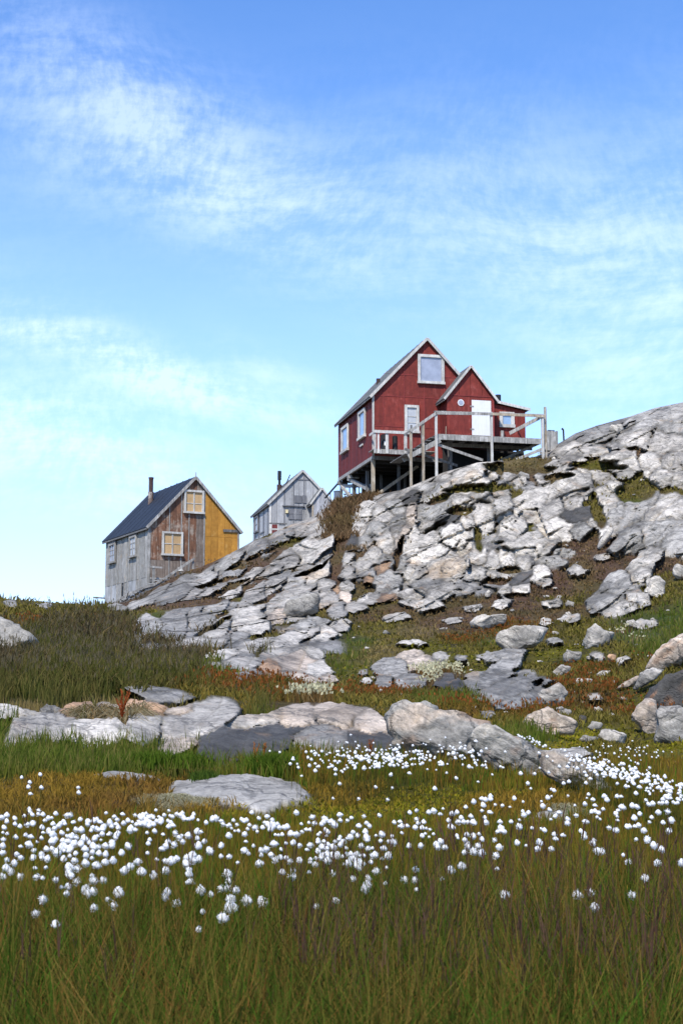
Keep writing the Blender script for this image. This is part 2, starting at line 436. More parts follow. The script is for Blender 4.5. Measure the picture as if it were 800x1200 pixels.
bm_ = bm_ * sstep(.16, .04, patchn + np.where(GPX < 400, .12, .03))            # soil and heath caught in pockets of the bedrock
slabm = sstep(1.06, .96, d1)
# gullies and pockets filled with heath
CUT = '397 642 9 42 -10|400 612 12 16 0|560 576 44 5 8|610 550 45 7 0|745 577 26 12 5|690 640 10 24 -30|205 709 62 5 8|262 690 34 3.5 24|335 634 30 3 27|300 662 34 3 30|540 602 20 5 10|515 590 16 4 20|655 560 20 4 0|560 632 5 16 10|468 650 4 22 -15|700 600 7 22 20|596 668 16 4 0|430 690 12 6 0|365 664 26 3 25|315 700 22 3 25|250 735 26 3 30|700 548 34 5 0|620 700 30 5 0|508 622 16 2.5 15'
for q in CUT.split('|'):
    x, y, a_, b_, rt = map(float, q.split()); r = math.radians(rt); c, s_ = math.cos(r), math.sin(r)
    dx, dy = WX - x, -(WY - y)
    g_ = sstep(1.05, .8, np.sqrt(((dx * c + dy * s_) / a_) ** 2 + ((dy * c - dx * s_) / b_) ** 2))
    g_[behind] = 0
    slabm = slabm * (1 - g_); bm_ = bm_ * (1 - g_)
rock = np.maximum(slabm, bm_)
rr = np.random.default_rng(5)
nk = len(slabs)
kt = rr.uniform(-1, 1, (nk, 3))
ka = np.array([min(s[2], s[3]) for s in slabs])
kid = np.where(cid < 0, 0, cid)
pm = GYm / F                                     # metres per pixel
H = np.clip(ka[kid] * pm * .80, .06, .95) * np.where((GPX < 400), .85, 1.)
prof = 1 - .6 * np.clip((d1 - .68) / .34, 0, 1.2)
EJ = (d2 - d1) * ka[kid] * .5
crack = np.exp(-(EJ / 1.3) ** 2) * (d2 < 1.5)
Xw = GU * GYm; Zw = CAMZ + GT * GYm
ang = np.where(GPX < 430, math.radians(27), math.radians(38))
A1 = Xw * np.cos(ang) + Zw * np.sin(ang) + GYm * .12; A2 = -Xw * np.sin(ang) + Zw * np.cos(ang) + GYm * .10
amp = np.clip(GYm / 60, .12, 1.)
wa = fbm(A1 * .5, A2 * .9, octv=3, seed=51)
# how fast the smooth slope runs away from the viewer, metres per pixel of rise
DY_ = np.clip(np.gradient(GYm, axis=0) / np.maximum(-np.gradient(GPY, axis=0), .05), 0, .17)
# each block stands up as a steep face with a ledge on top of it
kap = rr.uniform(.30, .75, nk); gx1 = rr.uniform(-.6, .6, nk); gy1 = rr.uniform(-.45, .35, nk)
low_ = np.array([s_[1] > 800 for s_ in slabs]); kap[low_] *= .5; gy1[low_] = -.2 + .3 * gy1[low_]
hv = np.array([math.hypot(s_[2] * math.sin(math.radians(s_[4])), s_[3] * math.cos(math.radians(s_[4]))) * 1.15 for s_ in slabs])
scx = np.array([s_[0] for s_ in slabs]); scy = np.array([s_[1] for s_ in slabs])
nearw = sstep(26, 19, GYm)
up_ = np.clip(scy[kid] + hv[kid] - (WY * (1 - nearw * .9) + GPY * nearw * .9), 0, 2.2 * hv[kid])
out_s = (1 - kap[kid]) * DY_ * up_
cap_ = 2.4 - 1.5 * nearw
out_s = cap_ * np.tanh(out_s / cap_)
out_s = out_s + .18 * ka[kid] * pm * (1 + kt[kid, 0]) + pm * (gx1[kid] * (WX - scx[kid]) * .55 + gy1[kid] * (WY - scy[kid]) * .5)
wb1 = fbm(GPX / 60, GPY / 45, octv=2, seed=53); wb2 = fbm(GPX / 70 + 5, GPY / 45, octv=2, seed=54)
def facet(sx, sy, rot_, seed, G, step, stair):
    c_, s_ = math.cos(rot_), math.sin(rot_)
    bx = (GPX * c_ - GPY * s_ + 16 * wb1) / sx; by = (GPX * s_ + GPY * c_ + 13 * wb2) / sy
    a1_, a2_, h_, x_, y_ = cells(bx, by, seed)
    t1 = ((h_ * 7.31) % 1) * 2 - 1; t2 = ((h_ * 13.7) % 1) * 2 - 1
    o = pm * G * (sx * x_ * t1 + sy * y_ * (t2 + .4)) + (h_ - .5) * step * pm
    o = o + stair * DY_ * sy * np.clip(.5 - y_, 0, 1)
    return o, (a2_ - a1_) * .5 * math.sqrt(sx * sy), h_
fa, ea_, ha = facet(58, 26, math.radians(30), 61, .55, 5., .15)
fb, eb_, hb_ = facet(17, 8., math.radians(38), 67, .5, 3., .08)
mfb = sstep(-.2, .2, fbm(GPX / 30, GPY / 18, octv=2, seed=69))
joints = .9 * np.exp(-(ea_ / 1.2) ** 2) + .5 * mfb * np.exp(-(eb_ / .9) ** 2)
ph = A2 * .7 + .45 * fbm(A1 * .20, A2 * .3, octv=2, seed=75) + .06 * fbm(A1 * 1.2, A2 * 1.2, octv=2, seed=80)
fr_ = ph - np.floor(ph)
rel = fa + fb * mfb + .34 * (.5 - fr_) * sstep(.0, .35, fbm(A1 * .25 + 8, A2 * .4, octv=2, seed=84)) * amp
rel += amp * (.16 * fbm(A1 * 1.4, A2 * 3.2, octv=5, seed=71, gain=.62))
hill_ = sstep(13.2, 14.4, GYm)
outw = hill_ * (slabm * (out_s - crack * .16 * amp) + rock * (rel - .14 * amp * joints + .3 * amp))
rel = rel
nr_ = np.interp(GYm, [19, 26], [.50, 1.])
outw = hill_ * (slabm * (out_s - crack * .16 * amp) + rock * ((rel - .14 * amp * joints) * nr_ + .3 * amp))
outw = outw + hill_ * rock * nr_ ** 1.5 * pm * 2.0 * fbm(GPX / 9, GPY / 5, octv=4, seed=95, gain=.6)
outw = np.where(behind, 0, outw)
H_near = np.clip(ka[kid] * pm * .5, .03, .3) * np.where(scy[kid] > 900, .45, 1.)
hd = (1 - hill_) * slabm * (H_near * (.5 + .3 * kt[kid, 0] + .5 * prof) + .05 * fbm(A1 * 2, A2 * 4, octv=4, seed=71))
soil = .10 * fbm(Xw * .6, GYm * .6, octv=4, seed=81) * np.clip(GYm / 20, .3, 1.5) + .05 * amp * fbm(Xw * 3, GYm * 1.5, octv=3, seed=83)
hd = hd + (1 - rock) * soil - .06 * amp * (1 - rock)
# the grey matted hummocks in the bog
def hum(x, y, a_, b_): return np.exp(-(((GPX - x) / a_) ** 2 + ((GPY - y) / b_) ** 2) ** 1.5)
hd = hd + .08 * hum(290, 930, 75, 20) + .06 * hum(140, 918, 50, 12)
YF = GYm - outw
VX = GU * YF; VY = YF.copy(); VZ = CAMZ + GT * YF + hd

# level the crests to their surveyed skyline
SKY = np.array([(118,707),(150,706),(166,699),(191,684),(218,670),(236,665),(258,655),(281,643),(300,632),(315,627),(340,615),(365,606),(385,594),(400,588),(420,586),(440,580),(470,574),(500,562),(520,553),(560,542),(600,539),(640,533),(655,520),(675,508),(700,499),(740,488),(770,478),(800,472),(840,462)], float)
dpx, dpy = unray(VX / VY, (VZ - CAMZ) / VY)
dpy_ = np.where((VY < 97) & (VY > 50), dpy, 9e9)
act = dpy_.min(0)
ker = np.hanning(13); ker /= ker.sum()
act = np.convolve(np.pad(act, 6, mode='edge'), ker, 'valid')
colpx = unray(UU, np.full(len(UU), .15))[0]
want = np.interp(colpx, SKY[:, 0], SKY[:, 1])
corr = np.where((colpx > 118) & (colpx < 845), want - act, 0.)
corr = np.where(colpx <= 118, (want - act)[np.searchsorted(colpx, 119)], corr); corr = np.where(colpx >= 845, (want - act)[np.searchsorted(colpx, 844)], corr)
corr = np.clip(corr, -30, 40)
VZ = VZ - corr[None, :] * pm * sstep(52, 80, GYm)
print('skyline correction px', np.round(corr[::40], 1))

# stone colour
tonec = np.array([STONE[s[5]] for s in slabs])
tj = rr.uniform(.78, 1.2, nk)
rc = tonec[kid] * tj[kid][..., None]
bc = np.array((.31, .292, .262))
rc = rc * slabm[..., None] + bc * (1 - slabm[..., None])
# darker weathered streaks and patches of black crust lichen, rusty seams
rc = rc * (.82 + .32 * ha * slabm + .12 * hb_)[..., None]
st = sstep(.16, .42, fbm(A1 * .30, A2 * 1.5, octv=5, seed=101, gain=.6))
rc = rc * (1 - .40 * st[..., None])
lich = sstep(.16, .34, fbm(A1 * 1.2, A2 * 2.2, octv=5, seed=103, gain=.7))
rc = rc * (1 - .38 * lich[..., None])
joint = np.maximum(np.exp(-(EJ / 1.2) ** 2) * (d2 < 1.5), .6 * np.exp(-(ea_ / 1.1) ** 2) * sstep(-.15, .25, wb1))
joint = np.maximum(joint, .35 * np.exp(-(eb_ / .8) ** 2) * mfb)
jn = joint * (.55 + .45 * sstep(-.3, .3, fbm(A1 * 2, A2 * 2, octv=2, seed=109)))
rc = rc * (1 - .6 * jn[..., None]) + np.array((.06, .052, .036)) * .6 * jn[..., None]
rust = sstep(.30, .55, fbm(A1 * .4 + 30, A2 * .9, octv=4, seed=107)) * ((GPX > 280) & (GPX < 560))
rc = rc * (1 - .5 * rust[..., None]) + np.array((.46, .33, .20)) * .5 * rust[..., None]

# ------------------------------------------------------------------ plant cover: (px, py, rx, ry, kind)
VEG = '''400 1250 1200 60 deep|100 1150 260 55 deep|400 1150 300 50 deep|700 1160 260 60 deep|600 1090 300 24 brown|200 1090 260 24 sedge|400 1040 600 22 sedge|120 1010 200 22 sedge|500 1000 160 20 sedge|700 990 180 25 sedge|300 985 120 20 sedge
730 1050 70 22 moss|230 1050 50 12 moss|330 1045 60 10 moss|660 1070 60 12 moss|480 938 70 12 moss|600 945 60 10 orange|60 928 60 16 orange|30 950 60 10 rusty|130 948 90 8 rusty|230 950 60 6 orange|250 940 30 8 rusty|185 925 30 10 rusty|420 930 40 10 orange|330 955 60 5 moss|390 953 40 6 moss|760 905 80 10 sedge|700 878 70 8 olive|780 876 60 7 moss|660 872 50 7 moss|740 890 60 6 orange|560 905 90 12 sedge|450 905 90 12 sedge
60 880 110 24 green|180 885 60 16 green|140 905 70 8 green|10 905 30 10 green|320 888 38 14 green|200 895 40 10 olive|380 905 50 12 sedge|260 885 40 8 olive|220 945 60 6 dry|650 955 22 5 dry|160 850 40 10 dryred|650 888 30 6 dry
40 800 90 26 tall|130 795 70 26 tall|30 760 80 20 tall|200 790 50 18 tall|90 745 60 20 purple|180 770 50 16 purple|140 740 50 14 purple|60 720 50 10 olive|30 735 40 10 rusty|90 722 30 8 rusty|20 712 40 6 olive|110 718 30 8 tall|230 785 40 10 green|180 728 26 10 green|130 822 60 6 straw|40 826 60 5 straw|10 790 40 20 purple|250 800 40 10 rusty|300 808 60 9 red|250 818 30 6 olive|390 824 24 5 silver|420 820 30 8 olive|450 812 40 8 red|380 806 30 6 olive
215 708 70 7 heath|160 718 40 6 olive|300 700 40 6 heath|270 685 60 5 heath|330 655 60 4 heath|300 655 20 5 heath|390 650 14 50 heath|405 610 14 20 shrub|395 680 12 20 heath|345 628 20 4 olive|280 700 12 5 darkmoss|265 712 12 4 olive
440 735 50 18 olive|410 750 25 22 green|480 725 70 14 heath|540 730 50 14 heath|450 765 40 10 straw|500 760 40 8 darkmoss|440 790 30 8 darkmoss|530 780 40 12 darkmoss|560 760 40 8 olive|620 755 40 8 olive|565 752 20 6 green|505 788 26 8 silverheath|440 812 60 8 red|520 818 50 9 green|560 830 40 6 rusty|500 810 40 5 red|480 740 60 8 straw|540 750 30 8 red
590 548 40 5 straw|560 575 30 6 olive|620 552 40 6 heath|700 535 60 5 heath|690 548 16 5 darkmoss|745 575 30 16 olive|740 588 22 8 green|765 580 22 12 straw|690 600 10 22 olive|690 640 60 12 heath|660 655 50 16 heath|690 670 40 16 heath|660 690 36 14 heath|655 705 30 8 olive|600 705 40 8 heath|560 700 30 8 heath|645 718 50 10 heath|620 700 24 6 heath|735 640 20 10 heath|790 660 20 12 heath|770 700 30 20 olive|790 720 30 20 green|750 740 40 20 green|680 740 40 18 olive|660 765 50 14 darkmoss|720 760 30 14 olive|700 785 50 12 red|660 805 40 10 red|640 790 40 10 olive|700 815 40 12 heathred|740 790 40 12 olive|750 815 20 16 darkmoss|690 840 40 8 olive|720 830 30 12 rusty|640 830 40 6 red|600 835 30 8 rusty|560 850 30 5 olive|610 862 50 8 green|680 860 60 6 moss|745 860 40 5 darkmoss|790 800 20 10 darkmoss|600 740 40 8 rusty|750 742 26 10 silverheath|790 745 20 12 green|570 645 20 8 darkmoss|560 630 10 8 olive|625 625 16 6 darkmoss|640 610 10 6 heath|780 575 30 8 olive|520 575 20 6 olive|440 650 8 16 heath|460 560 30 6 heath|610 545 60 6 straw|340 600 60 6 heath'''
KIND = {  # two colours, height, leaf width factor
 'deep':  ((.040, .078, .012), (.078, .080, .020), .42, 1.0), 'brown': ((.10, .080, .025), (.10, .105, .022), .38, 1.),
 'sedge': ((.15, .115, .02), (.085, .095, .018), .24, 1.0), 'moss': ((.20, .175, .018), (.13, .125, .016), .05, 1.6),
 'orange': ((.20, .125, .03), (.16, .10, .02), .08, 1.), 'rusty': ((.15, .075, .028), (.10, .075, .018), .10, 1.),
 'green': ((.048, .078, .016), (.085, .10, .022), .20, 1.), 'tall': ((.040, .056, .014), (.078, .066, .028), .32, 1.),
 'purple': ((.050, .042, .026), (.085, .060, .052), .34, 1.), 'olive': ((.100, .088, .025), (.135, .11, .035), .13, 1.2),
 'heath': ((.092, .052, .040), (.135, .092, .062), .09, 1.2), 'heathred': ((.11, .048, .03), (.085, .06, .03), .11, 1.6),
 'red': ((.11, .062, .024), (.085, .075, .02), .14, 1.2), 'straw': ((.20, .15, .085), (.12, .09, .045), .12, 1.),
 'dry': ((.34, .32, .295), (.22, .20, .18), .03, .8), 'dryred': ((.20, .10, .055), (.15, .13, .10), .10, 1.), 'darkmoss': ((.055, .055, .014), (.16, .145, .02), .05, 1.8),
 'silver': ((.17, .13, .09), (.13, .075, .035), .20, 1.), 'silverheath': ((.22, .19, .17), (.12, .09, .075), .16, 1.), 'shrub': ((.10, .055, .042), (.13, .085, .06), .28, 1.),
}
KN = list(KIND)
NZ = [fbm(GPX / 16 + 31 * i, GPY / 8, octv=2, seed=131 + i) for i in range(7)] + [fbm(GPX / 9 + 31 * i, GPY / 4, octv=2, seed=151 + i) for i in range(6)]
wsum = np.zeros(GU.shape); vc = np.zeros(GU.shape + (3,)); vk = np.zeros(GU.shape, int); best = np.zeros(GU.shape)
PXw = GPX + 14 * fbm(GPX / 30, GPY / 15, octv=3, seed=121); PYw = GPY + 6 * fbm(GPX / 30 + 7, GPY / 15, octv=3, seed=123)
vmix = np.clip(.5 + .9 * fbm(Xw * (14 / np.sqrt(GYm)), GYm * (7 / np.sqrt(GYm)), octv=4, seed=125, gain=.65), 0, 1)
for q in VEG.replace('\n', '|').split('|'):
    x, y, rx, ry, kd_ = q.split(); x, y, rx, ry = map(float, (x, y, rx, ry))
    d = ((PXw - x) / rx) ** 2 + ((PYw - y) / ry) ** 2
    d = d * (1 + .9 * NZ[int(x) % 7]) + .35 * (1 + NZ[7 + int(y) % 6])
    wt = 1 / (.15 + d) ** 3
    k = KN.index(kd_)
    c1, c2 = map(np.array, KIND[kd_][:2])
    vc += wt[..., None] * (c1 * (1 - vmix[..., None]) + c2 * vmix[..., None]); wsum += wt
    b_ = wt > best; vk[b_] = k; best = np.maximum(best, wt)
vc /= wsum[..., None]
ol = sstep(-.1, .4, fbm(GPX / 34, GPY / 12, octv=4, seed=141))[..., None] * sstep(19, 24, GYm)[..., None] * .55
dkp = sstep(.08, .42, fbm(GPX / 13, GPY / 6, octv=4, seed=145, gain=.6))[..., None] * sstep(19, 24, GYm)[..., None] * .6
vc = vc * (1 - dkp) + np.array((.045, .038, .022)) * dkp
vc = vc * (1 - ol) + np.array((.105, .090, .030)) * ol
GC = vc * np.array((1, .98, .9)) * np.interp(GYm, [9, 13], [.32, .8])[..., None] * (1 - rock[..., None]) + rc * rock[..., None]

# ------------------------------------------------------------------ materials for land
def make_rock_mat():
    m, n, b, out = mat('rock')
    geo = n.node('ShaderNodeNewGeometry'); pos = geo.outputs['Position']
    at_ = n.node('ShaderNodeAttribute', attribute_name='col')
    ds = n.node('ShaderNodeAttribute', attribute_name='fine')     # 0 far .. 1 near grain
    rot = n.mapping(pos, (1, 1, 1), (0, math.radians(-30), .2))
    lay = n.mapping(rot, (1, 1, 2.2))
    big = n.noise(lay, 1.3, 12, .68, .3)
    v = n.maprange(big, .34, .66, .68, 1.26)
    c = n.mix(1., at_.outputs['Color'], n.comb(v, v, v), 'MULTIPLY')
    sp = n.noise(pos, 2.6, 14, .80, 0.)
    c = n.mix(n.maprange(sp, .55, .61, 0, .45), c, (.085, .083, .08))
    s1 = n.noise(n.mapping(lay, loc=(4, 1, 7)), .9, 6, .6); s2 = n.noise(n.mapping(lay, loc=(2, 8, 3)), 5.5, 12, .74)
    cr = n.math('ADD', n.math('MULTIPLY', s1, .5), n.math('MULTIPLY', s2, .5))
    c = n.mix(n.maprange(cr, .51, .56, 0, .45), c, n.mix(1., c, (.30, .30, .30), 'MULTIPLY'))
    s3 = n.noise(n.mapping(rot, (1.6, 1.6, 11.)), 1., 9, .66)
    c = n.mix(n.maprange(s3, .57, .62, 0, .5), c, (.07, .068, .062))
    sp2 = n.noise(n.mapping(pos, loc=(9, 3, 1)), 3.2, 12, .75, 0.)
    c = n.mix(n.maprange(sp2, .56, .70, 0, .6), c, n.mix(1., c, (1.8, 1.78, 1.7), 'MULTIPLY'))
    ir = n.noise(n.mapping(lay, loc=(3, 30, 1)), .9, 8, .6)
    c = n.mix(n.maprange(ir, .60, .74, 0, .5), c, (.36, .22, .11))
    ln = n.voro(n.vmath('ADD', lay, n.noise(pos, 2., 5, .6, 0., 'Color')), .8, 'DISTANCE_TO_EDGE')
    ck = n.maprange(ln, 0.0, .03, 1., 0.)
    c = n.mix(n.math('MULTIPLY', ck, .7), c, (.05, .048, .045))
    fn = n.noise(pos, 24., 9, .74)
    v2 = n.maprange(fn, .32, .68, .62, 1.32)
    c = n.mix(1., c, n.comb(v2, v2, v2), 'MULTIPLY')
    n.put(b.inputs['Base Color'], c)
    b.inputs['Roughness'].default_value = .82
    h = n.math('ADD', n.math('MULTIPLY', big, 1.1), n.math('MULTIPLY', n.noise(lay, 5., 12, .72), .7))
    h = n.math('SUBTRACT', h, n.math('MULTIPLY', ck, .25))
    h = n.math('ADD', h, n.math('MULTIPLY', fn, .22))
    bump(n, b, h, .6, .09)
    return m
def make_soil_mat():
    m, n, b, out = mat('soil')
    geo = n.node('ShaderNodeNewGeometry'); pos = geo.outputs['Position']
    at_ = n.node('ShaderNodeAttribute', attribute_name='col')
    nz = n.noise(pos, 5., 12, .72)
    v = n.maprange(nz, .3, .7, .45, 1.5)
    c = n.mix(1., at_.outputs['Color'], n.comb(v, v, v), 'MULTIPLY')
    c = n.mix(n.maprange(n.noise(n.mapping(pos, loc=(5, 5, 5)), 9., 8, .7), .58, .72, 0, .6), c, (.17, .12, .07))
    n.put(b.inputs['Base Color'], c)
    b.inputs['Roughness'].default_value = .95
    b.inputs['Specular IOR Level'].default_value = .1
    bump(n, b, n.noise(pos, 10., 10, .7), 1., .12)
    return m
M_ROCK = make_rock_mat(); M_SOIL = make_soil_mat()

# ------------------------------------------------------------------ terrain mesh, split block by block
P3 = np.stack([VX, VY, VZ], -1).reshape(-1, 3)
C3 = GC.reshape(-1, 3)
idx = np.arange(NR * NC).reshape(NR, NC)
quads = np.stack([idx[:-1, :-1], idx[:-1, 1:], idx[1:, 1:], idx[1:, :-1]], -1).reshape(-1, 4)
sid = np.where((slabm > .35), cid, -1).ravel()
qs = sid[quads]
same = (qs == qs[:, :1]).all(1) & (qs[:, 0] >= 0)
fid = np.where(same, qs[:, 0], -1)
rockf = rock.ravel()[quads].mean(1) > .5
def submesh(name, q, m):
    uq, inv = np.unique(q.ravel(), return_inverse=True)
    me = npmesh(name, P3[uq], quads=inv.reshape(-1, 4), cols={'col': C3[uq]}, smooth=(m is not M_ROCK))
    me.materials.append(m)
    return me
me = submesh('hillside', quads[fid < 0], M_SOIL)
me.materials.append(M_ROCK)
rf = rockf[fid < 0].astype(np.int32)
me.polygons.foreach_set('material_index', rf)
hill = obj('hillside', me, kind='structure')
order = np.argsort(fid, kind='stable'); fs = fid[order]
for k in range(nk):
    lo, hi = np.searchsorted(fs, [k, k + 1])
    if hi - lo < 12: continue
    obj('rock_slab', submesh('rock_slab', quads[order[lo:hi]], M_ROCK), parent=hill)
# far ground beyond and around the hill
R_ = 2600
gm = npmesh('ground', [(-R_, -R_, -.45), (R_, -R_, -.45), (R_, R_, -.45), (-R_, R_, -.45)], quads=[(0, 1, 2, 3)], cols={'col': np.tile((.07, .07, .02), (4, 1))})
obj('ground', gm, M_SOIL, kind='structure')

# ------------------------------------------------------------------ loose boulders and the ledge in front: closed stones with their own outline
_ico = {}
def ico(n):
    if n not in _ico:
        b = bmesh.new(); bmesh.ops.create_icosphere(b, subdivisions=n, radius=1)
        b.verts.ensure_lookup_table()
        _ico[n] = (np.array([v.co[:] for v in b.verts]), np.array([[v.index for v in f.verts] for f in b.faces]))
        b.free()
    return _ico[n]

def stone(name, poly, tone, depth=1., n=4, seed=0, label=None, cat='boulder', group=None, parent=None, Y=None, blocky=.85, chis=15, tone2=None, sink=.12, rust=0., lay=0.):
    poly = np.array(poly, float)
    bot = poly[:, 1].max(); cx = (poly[:, 0].min() + poly[:, 0].max()) / 2
    Yb = Y or hit(cx, bot - .5) or 20.
    wpx = np.ptp(poly[:, 0]); hpx = np.ptp(poly[:, 1])
    scale = Yb / F
    D = .5 * depth * scale * max(hpx * 1.1, min(wpx, hpx * 2.2) * .6)
    cy = (poly[:, 1].min() + bot) / 2 + hpx * sink * .4
    Yc = Yb + D * .55
    c0 = at(cx, cy, Yc)
    # outline as a radius per angle
    pp = (poly - (cx, cy)) * (1, -1) * (Yc / F) * 1.06
    pp[pp[:, 1] < 0, 1] *= 1 + sink
    th = np.arctan2(pp[:, 1], pp[:, 0])
    TH = np.linspace(-math.pi, math.pi, 361)
    rad = np.zeros(361)
    m_ = len(pp)
    for i, t in enumerate(TH):
        dx, dy = math.cos(t), math.sin(t); bestr = .02
        for j in range(m_):
            p, q = pp[j], pp[(j + 1) % m_]
            ex, ey = q - p
            den = dx * ey - dy * ex
            if abs(den) < 1e-9: continue
            r_ = (p[0] * ey - p[1] * ex) / den; s_ = (p[0] * dy - p[1] * dx) / den
            if r_ > 0 and -1e-6 <= s_ <= 1 + 1e-6: bestr = max(bestr, r_)
        rad[i] = bestr
    V, T = ico(n)
    rg = np.random.default_rng(seed + 100)
    P = V.copy()
    for _ in range(chis):
        nn = rg.normal(size=3); nn /= np.linalg.norm(nn)
        off = rg.uniform(.50, .90)
        dd = P @ nn
        P = P - np.outer(np.maximum(0, dd - off) * .9, nn)
    s = np.sqrt(P[:, 0] ** 2 + P[:, 2] ** 2)
    lenP = np.linalg.norm(P, axis=1)
    t = np.arctan2(P[:, 2], P[:, 0])
    rr_ = np.interp(t, TH, rad)
    ss = np.clip(s, 0, 1) ** blocky * 1.16
    x = np.cos(t) * rr_ * ss; z = np.sin(t) * rr_ * ss
    y = np.sign(P[:, 1]) * np.abs(P[:, 1]) ** .8 * D
    size = float(np.median(rad))
    # relief
    k = 1 / size
    ox_ = seed * 13.7
    a1, a2, a3 = (x * .85 + z * .5 + y * .1) * k + ox_, (-x * .5 + z * .85 + y * .25) * k, y * k
    wv = fbm(a1 * 1.2, a2 * 2, a3, octv=3, seed=seed)
    rl = .075 * fbm(a1 * 1.5, a2 * (2.2 + lay * 3), a3 * 1.5, octv=5, seed=seed + 1, ridge=True, gain=.58)
    f1, f2, hh, gx_, gy_ = cells(a1 * 1.6 + wv + a3, a2 * 2.6 + wv, seed=seed)
    rl += .10 * (hh - .5) + .26 * (gx_ * (hh - .5) + gy_ * (((hh * 7) % 1) - .5)) - .07 * np.exp(-((f2 - f1) / .07) ** 2)
    rl += .02 * fbm(a1 * 9, a2 * 12, a3 * 9, octv=3, seed=seed + 3)
    nrm = V / np.linalg.norm(V, axis=1)[:, None]
    q = np.stack([x, y, z], 1) + nrm * (rl * size * .9)[:, None]
    col = np.tile(np.array(STONE[tone]), (len(V), 1))
    if tone2:
        mk = sstep(-.12, .2, fbm(a1 * .9 + 5, a2 * 1.5, a3, octv=4, seed=seed + 7))
        col = col * (1 - mk[:, None]) + np.array(STONE[tone2]) * mk[:, None]
    dk = sstep(.15, .45, fbm(a1 * 1.8, a2 * 4., a3, octv=4, seed=seed + 9))
    col *= (1 - .35 * dk[:, None])
    if rust:
        mk = sstep(.2, .45, fbm(a1 * 1.3 + 9, a2 * 2, a3, octv=4, seed=seed + 11)) * rust
        col = col * (1 - mk[:, None]) + np.array((.36, .16, .06)) * mk[:, None]
    me = npmesh(name, q, tris=T, cols={'col': col}, smooth=(n < 4))
    me.materials.append(M_ROCK)
    o = obj(name, me, parent=parent, label=label, cat=cat if label else None, group=group)
    o.location = c0
    return o

ledge = [
 ('g', [(443, 858), (445, 836), (462, 827), (506, 834), (542, 837), (566, 848), (562, 866), (540, 880), (512, 890), (474, 888), (450, 876)], 'big blocky grey brown boulder at the right end of the ledge', .9, 'c'),
 ('l', [(556, 868), (562, 854), (580, 851), (612, 866), (642, 880), (664, 894), (650, 908), (612, 908), (576, 902), (560, 888)], 'smooth grey boulder sloping down to the right into the cottongrass', .8, 'g'),
 ('c', [(630, 886), (648, 880), (680, 894), (706, 910), (724, 926), (716, 936), (688, 934), (660, 920), (640, 904)], 'pinkish cream tapering tail of rock reaching into the white cottongrass', .9, 'w'),
]
LY_ = {0: 16.6, 1: 15.4, 2: 16.4, 3: 16.4, 4: 15.6, 5: 18.0, 6: 16.8, 7: 15.6, 8: 16.4, 9: 15.2, 10: 16.2, 11: 16.4, 12: 15.2, 13: 15.0, 14: 14.2, 15: 13.4, 16: 12.4}
for i, (tn, pl, lb, dp, t2) in enumerate(ledge):
    i += 14
    stone('ledge_boulder', pl, tn, dp or 1.1, 5, i * 3 + 1, lb, 'boulder', 'boulders of the low ledge behind the bog', tone2=t2, Y=LY_[i],
          rust=.75 if i in (11, 0) else .35, lay=.6 if i in (8, 10, 15) else 0.)

